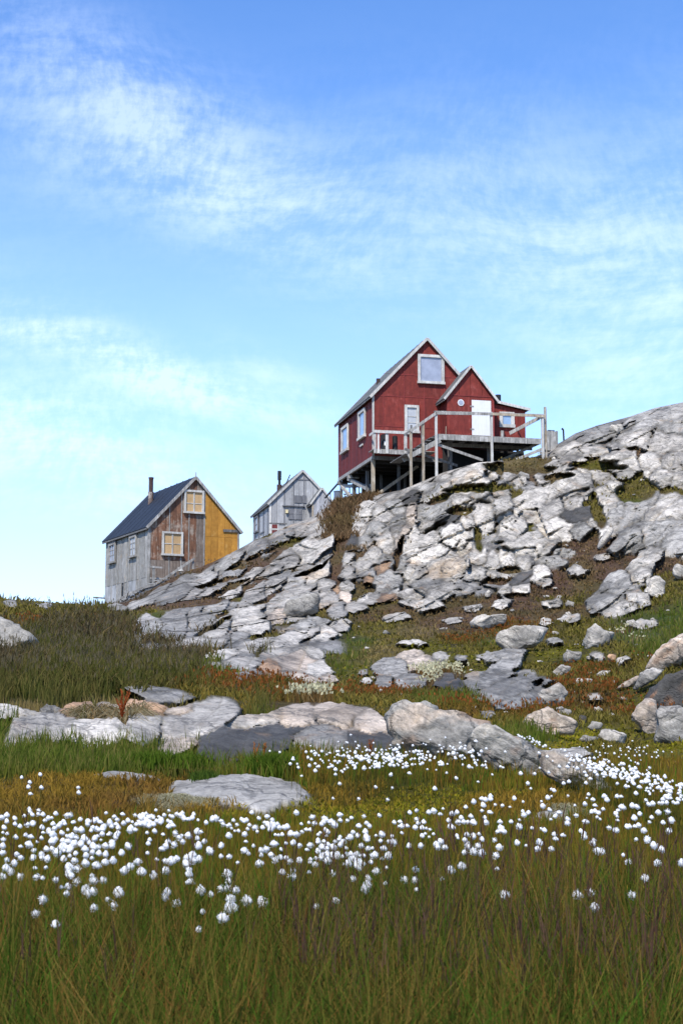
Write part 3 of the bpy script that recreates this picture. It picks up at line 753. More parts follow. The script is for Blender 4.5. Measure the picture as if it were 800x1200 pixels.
BO = 'boulders lying on the hillside'
loose = [
 ('g', [(-30, 728), (2, 722), (26, 733), (46, 752), (30, 768), (-30, 772)], 'rounded grey boulder in the grass at the left edge', 1.),
 ('w', [(586, 752), (590, 738), (604, 731), (626, 734), (641, 737), (634, 748), (622, 757), (600, 760)], 'white angular boulder with a flat top standing on heath below the big outcrop', 1.),
 ('w', [(544, 731), (556, 724), (580, 718), (594, 719), (590, 730), (570, 738), (550, 737)], 'long low white rock pointing right, left of the white angular boulder', 1.),
 ('l', [(682, 750), (686, 736), (698, 734), (715, 744), (712, 756), (700, 761), (688, 757)], 'light grey fissured boulder standing alone in the green grass', 1.),
 ('w', [(754, 692), (758, 681), (768, 677), (778, 683), (779, 696), (766, 702), (756, 700)], 'small white round boulder just right of the long grey slab', 1.),
 ('w', [(786, 668), (792, 663), (806, 662), (810, 676), (796, 678), (788, 674)], 'white boulder cut by the right edge of the picture', 1.),
 ('c', [(760, 780), (768, 764), (784, 752), (804, 744), (810, 768), (790, 780), (772, 787)], 'pale rust tinged boulder high above the cracked brown boulders at right', 1.),
 ('w', [(744, 804), (752, 790), (764, 784), (776, 786), (766, 796), (748, 806)], 'narrow white upright stone beside the pale rust tinged boulder', 1.),
 ('c', [(722, 806), (734, 798), (746, 792), (744, 800), (732, 808)], 'thin buff sliver of stone lying in red leaves at right', 1.),
 ('d', [(752, 822), (762, 806), (782, 792), (810, 780), (812, 830), (784, 832), (764, 826)], 'dark brown layered boulder on the right edge above the cracked pair', .8),
 ('c', [(740, 844), (744, 830), (758, 820), (770, 820), (770, 840), (764, 858), (750, 856)], 'brown left half of the cracked boulder pair at the right edge', .8),
 ('g', [(770, 862), (768, 840), (774, 824), (796, 824), (812, 830), (812, 864), (784, 868)], 'grey brown right half of the cracked boulder pair at the right edge', .8),
 ('l', [(626, 822), (636, 810), (652, 803), (662, 812), (660, 824), (640, 828)], 'jagged grey stone above the cream boulder among red leaves', 1.),
 ('c', [(616, 848), (626, 836), (646, 832), (668, 840), (674, 846), (666, 858), (644, 860), (626, 856)], 'smooth cream boulder resting in green grass at the foot of the hill', 1.),
 ('g', [(610, 846), (616, 838), (630, 838), (630, 852), (616, 852)], 'small grey stone leaning on the left side of the cream boulder', 1.),
 ('g', [(650, 832), (658, 828), (668, 832), (666, 840), (654, 840)], 'small grey stone tucked behind the cream boulder', 1.),
 ('l', [(702, 862), (706, 856), (722, 856), (732, 862), (730, 872), (712, 872)], 'egg shaped grey brown stone on the moss at the foot of the hill', 1.),
 ('g', [(686, 852), (694, 846), (704, 848), (702, 854), (690, 856)], 'flat blue grey stone up left of the egg shaped stone', 1.),
 ('g', [(678, 868), (684, 862), (700, 863), (698, 870)], 'low dark flat stone beside the egg shaped stone', 1.),
 ('w', [(734, 728), (742, 727), (752, 733), (744, 736), (736, 733)], 'flat white stone in grass left of the grey dry patch', 1.),
 ('l', [(656, 768), (664, 762), (680, 764), (678, 774), (662, 775)], 'rounded pale pink stone in the middle of the dark moss', 1.),
 ('l', [(648, 786), (656, 780), (668, 782), (664, 790), (652, 792)], 'low grey stone just below the pale pink stone', 1.),
 ('w', [(700, 790), (706, 785), (714, 787), (708, 794), (701, 794)], 'small bright stone alone in red leaves left of the buff sliver', 1.),
 ('w', [(568, 696), (572, 692), (576, 695), (574, 700), (568, 700)], 'tiny white stone beneath the big outcrop', 1.),
 ('o', [(711, 771), (714, 766), (721, 768), (720, 774), (713, 775)], 'tiny orange stone right of the fissured boulder', 1.),
 ('g', [(474, 838), (478, 827), (494, 823), (512, 828), (516, 836), (500, 840)], 'lichen spotted grey stone peeping over the ledge', 1.),
 ('w', [(545, 830), (552, 827), (560, 829), (556, 833), (547, 833)], 'flat white chip of stone in green grass behind the ledge', 1.),
 ('g', [(330, 722), (336, 706), (352, 697), (372, 694), (378, 702), (368, 716), (352, 724)], 'dark overhanging boulder on the pale slabs in the middle of the slope', 1.),
 ('w', [(698, 642), (704, 632), (712, 617), (719, 621), (712, 634), (704, 642)], 'slim white stone leaning against the corner of the huge grey slab', 1.),
 ('g', [(606, 560), (610, 552), (618, 556), (620, 562)], 'small grey stone on the turf under the deck', 1.),
 ('w', [(713, 505), (717, 498), (727, 498), (730, 504), (722, 508)], 'white block perched on the ridge right of the red house', 1.),
 ('l', [(606, 694), (610, 688), (618, 690), (616, 696)], 'small pale stone on heath below the upturned dark slab', 1.),
 ('l', [(661, 710), (665, 704), (673, 706), (671, 712)], 'little grey stone left of the long grey slab foot', 1.),
 ('d', [(675, 846), (680, 838), (688, 840), (687, 848)], 'small blue grey stone right of the cream boulder', 1.),
 ('w', [(712, 842), (715, 835), (722, 838), (720, 844)], 'small white pointed stone in moss below the red leaves', 1.),
 ('l', [(672, 800), (678, 795), (692, 796), (690, 802), (676, 803)], 'low flat grey stone in red leaves above the jagged stone', 1.),
]
for i, (tn, pl, lb, dp) in enumerate(loose):
    wpx = max(p[0] for p in pl) - min(p[0] for p in pl)
    stone('boulder', pl, tn, dp, 4 if wpx > 24 else 3, 60 + i * 3, lb, 'boulder' if wpx > 14 else 'stone', BO, blocky=.8, tone2='g' if tn in 'lw' and wpx > 20 and i % 2 else None, rust=.4 if tn in 'cdo' else 0.)

# small stones strewn over heath and moss
spots = [(436,795),(446,810),(560,712),(640,728),(655,700),(665,720),(690,712),(650,742),(632,776),(690,772),(700,803),(668,818),(684,824),(700,832),(612,770),(540,725),(520,738),(468,722),(452,742),(430,760),
         (600,842),(592,836),(585,845),(576,838),(730,820),(736,838),(726,846),(745,756),(760,770),(748,768),(720,800),(764,726),(782,716),(735,712),(600,716),(588,706),(560,774),(552,786),(540,812),(470,815),
         (640,700),(650,690),(676,660),(662,640),(684,646),(752,563),(742,580),(700,620),(556,600),(545,602),(532,590),(604,548),(640,545),(650,538),(420,735),(414,748),(406,728),(395,745),(260,708),(240,714),
         (320,662),(300,684),(348,640),(700,757),(710,742),(675,756),(728,742),(690,790),(650,820),(672,812)]
protos = []
for j, (px, py) in enumerate(spots):
    Yh = hit(px, py)
    if not Yh: continue
    p = at(px, py, Yh)
    if j < 8:
        q = 2.6
        o = stone('loose_stone', [(px - q * 1.5, py + 1), (px - q * .9, py - q * .8), (px + q * .4, py - q * (.7 + .3 * (j % 3))), (px + q * 1.6, py - q * .1), (px + q * 1.1, py + q * .5)], 'lwgl'[j % 4], 1.3, 3, 300 + j,
                  'small pale stone lying loose in the heath and moss of the slope', 'stone', 'small stones strewn over the slope')
        protos.append((o, Yh))
    else:
        src, y0 = protos[j % 8]
        o = src.copy(); COL.objects.link(o)
        o['label'] = 'small loose stone in %s, %s' % ('high heath' if py < 700 else 'moss halfway down the slope' if py < 790 else 'red leaves at the slope foot', 'left of the middle' if px < 470 else 'towards the right edge' if px > 650 else 'below the red house')
        o.location = p + Vector((0, .02, .02)); f = Yh / y0 * random.choice((.45, .6, .8, 1.0, 1.3))
        o.scale = (f * random.uniform(.8, 1.4), f, f * random.uniform(.6, 1.)); o.rotation_euler = (0, 0, random.uniform(0, 6.3))

# ------------------------------------------------------------------ plant cover built blade by blade
def make_leaf_mat(name, trans=.30, rough=.9, spec=.0):
    m, n, b, out = mat(name)
    at_ = n.node('ShaderNodeAttribute', attribute_name='col')
    n.put(b.inputs['Base Color'], n.mix(1., at_.outputs['Color'], (1., 1., .72), 'MULTIPLY'))
    b.inputs['Roughness'].default_value = rough
    b.inputs['Specular IOR Level'].default_value = spec
    tr = n.node('ShaderNodeBsdfTranslucent')
    n.put(tr.inputs[0], n.mix(1., at_.outputs['Color'], (1.15, 1.15, .6), 'MULTIPLY'))
    mx = n.node('ShaderNodeMixShader'); mx.inputs[0].default_value = trans
    n.l.new(b.outputs[0], mx.inputs[1]); n.l.new(tr.outputs[0], mx.inputs[2]); n.l.new(mx.outputs[0], out.inputs[0])
    return m
M_LEAF = make_leaf_mat('leaf')

def blades(base, h, wd, az, lean, face, col, tipcol=None, droop=0.):
    """two-segment blades: base (N,3) -> verts (N*5), 1 quad + ... ; returns v, quads, tris, cols"""
    N = len(base)
    dx, dy = np.cos(az), np.sin(az)
    fx, fy = np.cos(face) * wd * .5, np.sin(face) * wd * .5
    mh = h * .55
    mid = base + np.stack([dx * lean * h * .35, dy * lean * h * .35, mh], 1)
    tip = base + np.stack([dx * lean * h, dy * lean * h, h * (1 - droop - .25 * lean ** 2)], 1)
    s = np.stack([fx, fy, np.zeros(N)], 1)
    v = np.stack([base - s, base + s, mid - s * .8, mid + s * .8, tip], 1).reshape(-1, 3)
    k = np.arange(N)[:, None] * 5
    q = k + np.array([0, 1, 3, 2]); t = k + np.array([2, 3, 4])
    c = np.repeat(col[:, None], 5, 1)
    if tipcol is not None: c[:, 4] = tipcol; c[:, 2:4] = (c[:, 2:4] * .6 + tipcol[:, None] * .4)
    return v, q, t, c.reshape(-1, 3)

class Pile:
    def __init__(s): s.v, s.q, s.t, s.c, s.n = [], [], [], [], 0
    def add(s, v, q, t, c):
        s.v.append(v); s.c.append(c)
        if q is not None and len(q): s.q.append(q + s.n)
        if t is not None and len(t): s.t.append(t + s.n)
        s.n += len(v)
    def build(s, name, m, **kw):
        me = npmesh(name, np.concatenate(s.v), np.concatenate(s.q) if s.q else None, np.concatenate(s.t) if s.t else None, cols={'col': np.concatenate(s.c)})
        return obj(name, me, m, **kw)

VPX, VPY = GPX, GPY
sw = np.zeros(GU.shape)                       # how much of the view each grid cell fills
sw[:-1, :-1] = np.maximum(0, (GPY[:-1, :-1] - GPY[1:, :-1])) * (GPX[:-1, 1:] - GPX[:-1, :-1])
def scatter(n, w_):
    w_ = w_.ravel(); cs = np.cumsum(w_); pick = np.searchsorted(cs, RNG.uniform(0, cs[-1], n))
    pick = np.minimum(pick, w_.size - 1)
    r, c = np.unravel_index(pick, GU.shape); r = np.minimum(r, NR - 2); c = np.minimum(c, NC - 2)
    a_, b_ = RNG.uniform(0, 1, n), RNG.uniform(0, 1, n)
    PP = P3.reshape(NR, NC, 3)
    p = PP[r, c] * ((1 - a_) * (1 - b_))[:, None] + PP[r, c + 1] * (a_ * (1 - b_))[:, None] + PP[r + 1, c] * ((1 - a_) * b_)[:, None] + PP[r + 1, c + 1] * (a_ * b_)[:, None]
    return p, r, c
soilm = (1 - sstep(.15, .5, rock))
inview = (GPX > -40) & (GPX < 840)
side = np.where(inview, 1., .12)
HK = np.array([KIND[k][2] for k in KN]); WK = np.array([KIND[k][3] for k in KN])
C1 = np.array([KIND[k][0] for k in KN]); C2 = np.array([KIND[k][1] for k in KN])
def kmask(*names): return np.isin(vk, [KN.index(k) for k in names])
crest = GYm < 93

def cover(name, n, w_, hmul=1., wpx=1.5, lean=(.1, .6), label='', cat='grass', tips=None, per=1, spread=.05, jc=.25, minw=0.0025, maxh=1e9):
    p, r, c = scatter(n // per, w_)
    if per > 1:
        sp = spread * np.clip(np.repeat(p[:, 1], per) / 25, .3, 2.5)
        p = np.repeat(p, per, 0); r = np.repeat(r, per); c = np.repeat(c, per)
        p[:, :2] += RNG.normal(0, 1, (len(p), 2)) * sp[:, None]
    N = len(p); k = vk[r, c]; Y = p[:, 1]
    far = np.clip(Y / 40, .0, 1.)
    clump = .75 + .5 * _hash(r // 5, c // 5, np.zeros_like(r), 9)
    h = np.minimum(HK[k] * hmul * RNG.uniform(.45, 1.15, N) * clump * (np.interp(Y, [6, 8.5, 10.5, 13], [1., .85, .55, .8]) if name == 'bog_sedge' else 1.), maxh)
    wd = np.maximum(minw, wpx * Y / F) * WK[k] * RNG.uniform(.6, 1.3, N)
    mixv = np.clip(vmix[r, c] * .6 + RNG.uniform(-.2, .6, N), 0, 1)
    base_c = vc[r, c]
    sc = C1[k] * (1 - mixv[:, None]) + C2[k] * mixv[:, None]
    col = (base_c * .45 + sc * .55) * RNG.uniform(1 - jc, 1 + jc, N)[:, None] * 1.15
    if name in ('tall_grass', 'bog_sedge'):        # living green, straw and rust blades mixed clump by clump
        q_ = _hash(r // 4, c // 6, np.zeros_like(r), 19)[:, None] * .5 + RNG.uniform(0, .5, N)[:, None]
        col = np.where(q_ < .28, np.array((.060, .13, .018)), np.where(q_ > .84, np.array((.20, .14, .05)), np.where(q_ > .70, np.array((.17, .085, .03)), col))) * RNG.uniform(.65, 1.2, N)[:, None] * (.86 if name == 'tall_grass' else 1.)
    tc_ = None
    if tips is not None:
        tc_ = np.where(RNG.uniform(0, 1, N)[:, None] < tips[1], np.array(tips[0]) * RNG.uniform(.7, 1.2, N)[:, None], col)
    p = p - np.array([0, 0, .02])
    P = Pile(); P.add(*blades(p, h, wd, RNG.uniform(0, 6.283, N), RNG.uniform(*lean, N), RNG.uniform(-.9, .9, N), col, tc_))
    return P.build(name, M_LEAF, kind='stuff', label=label, cat=cat)

cover('tall_grass', 36000, soilm * sw * side * (GYm > 1.6) * kmask('deep', 'brown') * (GYm < 8.8), label='deep green sedge with brown stems filling the bottom of the picture', cat='grass', wpx=1.4, tips=((.19, .12, .04), .35), per=7, spread=.045, lean=(.05, .7), minw=.0045)
cover('tall_grass', 16000, soilm * side * (GYm > 1.6) * (GYm < 5.6) * GYm ** 2, label='dark green sedge at the foot of the picture, nearest the viewer', cat='grass', wpx=1.4, tips=((.17, .12, .04), .3), per=7, spread=.045, lean=(.05, .7), minw=.0045)
cover('bog_sedge', 62000, soilm * sw * side * kmask('sedge') * (GYm < 18), label='olive and rust tinged sedge standing in the bog among the cottongrass', wpx=1.15, tips=((.22, .12, .03), .4), per=4, spread=.06, lean=(.02, .35), minw=.003)
cover('bog_moss', 26000, soilm * sw * side * kmask('moss', 'orange', 'rusty', 'olive') * (GYm < 24), label='yellow and orange moss and dead sedge on the bog floor', cat='moss', wpx=1.5, per=3, lean=(.2, .9), tips=((.26, .15, .04), .35))
cover('dry_fibre', 26000, soilm * sw * side * kmask('dry', 'dryred') * (GYm < 24), hmul=2.2, jc=.5, per=3, spread=.06, label='grey matted dead grass lying on bare hummocks in the bog', cat='dead grass', wpx=1.0, lean=(1.2, 2.5), tips=((.36, .34, .31), .6))
cover('bank_shrub', 26000, soilm * sw * side * kmask('tall', 'purple') * (GYm > 19) * (GYm < 40), hmul=.8, label='low dark shrubs and dead stems mixed into the grass of the left bank', cat='shrub', wpx=1.8, jc=.5, tips=((.15, .10, .07), .35), per=8, spread=.14, lean=(.3, 1.2))
cover('meadow_grass', 28000, soilm * sw * side * kmask('green', 'tall', 'purple', 'straw') * (GYm < 40), label='tall green meadow grass on the left bank', wpx=1.2, tips=((.20, .155, .07), .3), per=5, spread=.10, lean=(.05, .5))
cover('heath', 70000, soilm * sw * side * crest * (GYm > 20) * (1 - kmask('green', 'tall', 'shrub')), label='low purple brown heath and moss between the rocks of the slope', cat='heath', wpx=1.3, per=5, spread=.12, lean=(.3, 1.2), hmul=1.3, jc=.4, tips=((.20, .13, .075), .22))
cover('meadow_grass', 12000, soilm * sw * side * crest * (GYm > 24) * kmask('green', 'tall', 'olive', 'straw', 'red'), label='green and straw coloured grass in patches on the slope', wpx=1.6, per=4, spread=.12, lean=(.1, .6), hmul=.9, tips=((.25, .19, .10), .3))
cover('dwarf_shrub', 14000, soilm * sw * kmask('shrub') * crest, label='dense brown dwarf shrub on the slope below the corner of the red house', cat='shrub', wpx=1.2, per=8, spread=.14, lean=(.2, .9), hmul=1.3, jc=.4, tips=((.16, .11, .08), .4))
# purple flowering grass haze on the left bank: fine stems with feathery heads
def heads(name, n, w_, h0, stem_c, head_c, label, hw=2.2, hl=.12, cat='grass', lean=.25, wst=.7, per=1, spread=.1):
    p, r, c = scatter(n // per, w_)
    if per > 1:
        p = np.repeat(p, per, 0); p[:, :2] += RNG.normal(0, spread, (len(p), 2)); r = np.repeat(r, per); c = np.repeat(c, per)
    N = len(p); Y = p[:, 1]
    h = h0 * RNG.uniform(.6, 1.15, N); az_ = RNG.uniform(0, 6.283, N); ln = RNG.uniform(0, lean, N)
    wd = np.maximum(.0016, wst * Y / F)
    col = np.array(stem_c) * RNG.uniform(.7, 1.25, N)[:, None]
    P = Pile(); v, q, t, cc = blades(p, h, wd, az_, ln, RNG.uniform(-.9, .9, N), col); P.add(v, q, t, cc)
    tip = v.reshape(-1, 5, 3)[:, 4]
    hc = np.array(head_c) * RNG.uniform(.65, 1.3, N)[:, None]
    for j in range(2):
        s = tip - np.stack([np.cos(az_) * ln * hl * .8, np.sin(az_) * ln * hl * .8, np.full(N, hl * .8)], 1) + RNG.normal(0, .006, (N, 3))
        P.add(*blades(s, np.full(N, hl) * RNG.uniform(.7, 1.3, N), np.maximum(.004, hw * Y / F), RNG.uniform(0, 6.28, N), RNG.uniform(.05, .5, N), RNG.uniform(-1, 1, N), hc))
    return P.build(name, M_LEAF, kind='stuff', label=label, cat=cat)
heads('feather_grass', 2600, soilm * sw * side * kmask('purple', 'tall') * (GYm > 19) * (GYm < 42), .40, (.085, .085, .03), (.115, .095, .08), 'purple flowering grass making a soft haze over the left bank', per=3, spread=.2, hw=.8, hl=.08)
heads('red_leaf_plant', 2200, soilm * sw * side * kmask('red', 'rusty', 'heathred') * (GYm > 20) * (GYm < 50) * np.clip(vmix * 3 - 1, 0, 1), .19, (.11, .07, .02), (.20, .07, .028), 'rust red autumn leaves of low plants on the slope', hw=1.5, hl=.045, cat='plant', per=3, spread=.16)
heads('seed_fluff', 700, soilm * sw * side * kmask('silver', 'silverheath') * (GYm > 20) * (GYm < 50), .24, (.14, .08, .04), (.50, .47, .42), 'silvery fluffy seed heads behind the ledge', hw=1.8, hl=.04, cat='plant', per=2, spread=.12)
heads('brown_stalk', 1150, soilm * sw * side * (GYm > 3.6) * (GYm < 7.6) * np.where(GPX > 330, 1., .18) * (GPY > 1010), .40, (.085, .05, .03), (.085, .048, .046), 'dark purple brown sedge stalks standing in front of the cottongrass', hw=1.3, hl=.12, lean=.2, wst=.8)

# red dock plants on and below the ledge, and weeds on the crest of the left bank
def dock(px, py, hpx, label, col=(.30, .075, .035), seed=0, nst=5, Y=None, cat='plant', leafy=26, group='rust red dock plants'):
    rg = np.random.default_rng(seed)
    Yh = Y or hit(px, py); b0 = at(px, py, Yh); Hh = hpx * Yh / F
    root = empty('dock_plant', b0, label=label, cat=cat, group=group)
    for s_ in range(nst):
        az_ = rg.uniform(0, 6.28); ln = rg.uniform(.05, .35); hh = Hh * rg.uniform(.65, 1.)
        P = Pile(); n_b = leafy
        f = np.linspace(.05, 1, n_b)
        ax = np.stack([np.cos(az_) * ln * hh * f ** 1.5, np.sin(az_) * ln * hh * f ** 1.5, hh * f], 1)
        cc = np.array(col) * rg.uniform(.7, 1.25, (n_b, 1))
        P.add(*blades(ax, np.full(n_b, .22 * hh) * rg.uniform(.5, 1.2, n_b) * (1.1 - .6 * f), np.full(n_b, .06 * hh), rg.uniform(0, 6.28, n_b), rg.uniform(.3, 1.3, n_b), rg.uniform(-1.5, 1.5, n_b), cc))
        P.build('stem', M_LEAF, parent=root)
        fx = np.array([[0, 0, 0]]); P2 = Pile()
        P2.add(*blades(fx, np.array([hh]), np.array([.02 * hh + .004]), np.array([az_]), np.array([ln]), np.array([0.]), np.array([col]) * .6))
        P2.build('stalk', M_LEAF, parent=root)
dock(143, 842, 32, 'rust red dock plant standing in front of the orange ledge slabs', seed=1, nst=9, Y=15.7)
dock(298, 893, 24, 'upright orange red dock spike left of a pair before the dark boulder', seed=2, nst=2, Y=13.9, col=(.34, .12, .04))
dock(309, 893, 22, 'broad orange red dock spikes before the dark boulder, above the bright grass', seed=3, nst=5, Y=13.9, col=(.34, .13, .05))
dock(434, 884, 18, 'low red dock stalks before the left foot of the big blocky boulder', seed=4, nst=4, Y=13.6, col=(.28, .09, .04))
for j, (px, py, hp, lb) in enumerate([(36, 708, 9, 'green brown weed on the crest of the left bank nearest the left edge'), (58, 711, 12, 'tall feathery weed on the crest of the left bank, right of the round stone'),
                                   (70, 713, 8, 'short feathery weed beside the tallest weed on the left crest'), (97, 715, 10, 'weed on the crest of the left bank, halfway to the yellow house'), (112, 718, 9, 'reddish weed on the crest nearest the yellow house')]):
    dock(px, py, hp, lb, seed=20 + j, nst=5, leafy=12, Y=33 + j * .5, col=(.10, .085, .05) if j != 4 else (.17, .07, .04), group='weeds on the skyline of the left bank')

# bright grass tussocks
def tussock(px, py, wpx_, hpx, n, label, c1=(.045, .085, .012), c2=(.09, .13, .022), Y=None):
    Yh = Y or hit(px, py); b0 = at(px, py, Yh); s_ = Yh / F
    root = empty('grass_tussock', b0, label=label, cat='grass tussock', group='bright green grass tussocks before the ledge')
    p = np.stack([RNG.normal(0, .3, n) * wpx_ * s_, RNG.normal(0, .10, n), np.full(n, -.03)], 1)
    m = RNG.uniform(0, 1, (n, 1))
    P = Pile(); P.add(*blades(p, hpx * s_ * RNG.uniform(.5, 1.1, n), np.full(n, 1.3 * s_), RNG.uniform(0, 6.28, n), RNG.uniform(.1, .8, n), RNG.uniform(-.8, .8, n), np.array(c1) * (1 - m) + np.array(c2) * m))
    P.build('blade_tuft', M_LEAF, parent=root, kind='stuff')
tussock(318, 906, 46, 30, 900, 'bright green grass tussock in front of the dark boulder', Y=13.3)
tussock(90, 902, 120, 24, 2200, 'wide bright green tussock at left below the mottled ledge stone', Y=13.6)
tussock(22, 898, 80, 26, 1300, 'green grass tussock at the left edge below the ledge', Y=14.0)
tussock(190, 896, 80, 22, 1000, 'low green tussock left of the cream wedge of rock', Y=13.4)
tussock(240, 912, 26, 14, 350, 'small dark green tuft on the grey matted hummock', Y=12.9, c1=(.03, .06, .015), c2=(.06, .09, .02))

# ------------------------------------------------------------------ cottongrass: stem and white tuft
m_, n_t, b_t, out_t = mat('cotton')
nz = n_t.noise(n_t.node('ShaderNodeTexCoord').outputs['Object'], 90, 6, .7)
n_t.put(b_t.inputs['Base Color'], n_t.mix(n_t.maprange(nz, .3, .7), (.80, .79, .76), (.93, .93, .93)))
b_t.inputs['Roughness'].default_value = 1.; b_t.inputs['Specular IOR Level'].default_value = .05
tr_ = n_t.node('ShaderNodeBsdfTranslucent'); tr_.inputs[0].default_value = (.92, .92, .92, 1)
mx_ = n_t.node('ShaderNodeMixShader'); mx_.inputs[0].default_value = .35
bump(n_t, b_t, nz, .6, .004)
n_t.l.new(b_t.outputs[0], mx_.inputs[1]); n_t.l.new(tr_.outputs[0], mx_.inputs[2]); n_t.l.new(mx_.outputs[0], out_t.inputs[0])
M_COT = m_

def cotton_head(seed, hairs, n=2, rad=.0155):
    """wool tuft hanging from (0,0,0): rounded crown, wider skirt"""
    V, T = ico(n)
    rg = np.random.default_rng(seed)
    P = V.copy()
    zz = P[:, 2]
    r = 1 + .30 * fbm(P[:, 0] * 1.8 + seed, P[:, 1] * 1.8, P[:, 2] * 1.8, octv=4, seed=seed)
    wide = np.interp(zz, [-1, -.5, 0, .5, 1], [.75, 1.08, 1.04, .80, .55])
    P = P * r[:, None]; P[:, 0] *= wide; P[:, 1] *= wide; P[:, 2] *= rg.uniform(.95, 1.3)
    P[:, 0] += rg.uniform(.1, .75) * np.clip(-P[:, 2] + .3, -.2, 1.5) * .6        # combed one way by the wind
    P *= (1 + .12 * rg.normal(size=3))
    v = [P * rad]; t = [T]; nn = len(P)
    if hairs:
        d = rg.normal(size=(hairs, 3)); d[:, 2] -= .35; d[:, 0] += .45; d /= np.linalg.norm(d, axis=1)[:, None]
        b_ = d * rad * .85; tip = d * rad * rg.uniform(1.05, 1.38, (hairs, 1)) + rg.normal(0, rad * .1, (hairs, 3))
        s_ = np.cross(d, rg.normal(size=(hairs, 3))); s_ /= np.linalg.norm(s_, axis=1)[:, None]
        s_ *= rad * .07
        v.append(np.stack([b_ - s_, b_ + s_, tip], 1).reshape(-1, 3)); t.append(nn + np.arange(hairs * 3).reshape(-1, 3))
    v = np.concatenate(v); v[:, 2] -= rad * .3
    return v, np.concatenate(t)
def stem_mesh(h, lean, seed, wd=.0022):
    rg = np.random.default_rng(seed); a_ = rg.uniform(0, 6.28)
    zs = np.linspace(0, 1, 5); c = np.stack([-math.cos(a_) * lean * (1 - zs ** 1.6), -math.sin(a_) * lean * (1 - zs ** 1.6), (zs - 1) * h], 1)
    v = []; q = []
    for i in range(5):
        for j in range(3):
            t = j * 2.094
            v.append(c[i] + np.array([math.cos(t) * wd, math.sin(t) * wd, 0]) * (1 - .4 * zs[i]))
    for i in range(4):
        for j in range(3): q.append((i * 3 + j, i * 3 + (j + 1) % 3, i * 3 + 3 + (j + 1) % 3, i * 3 + 3 + j))
    return np.array(v), np.array(q)
HV = [cotton_head(400 + i, 110) for i in range(8)]
HM = [npmesh('seed_head', v, tris=t, smooth=True) for v, t in HV]
for me in HM: me.materials.append(M_COT)
SV = [stem_mesh(.33, random.uniform(.0, .07), 500 + i) for i in range(6)]
SM = [npmesh('stem', v, quads=q, cols={'col': np.tile((.10, .095, .03), (len(v), 1))}) for v, q in SV]
for me in SM: me.materials.append(M_LEAF)
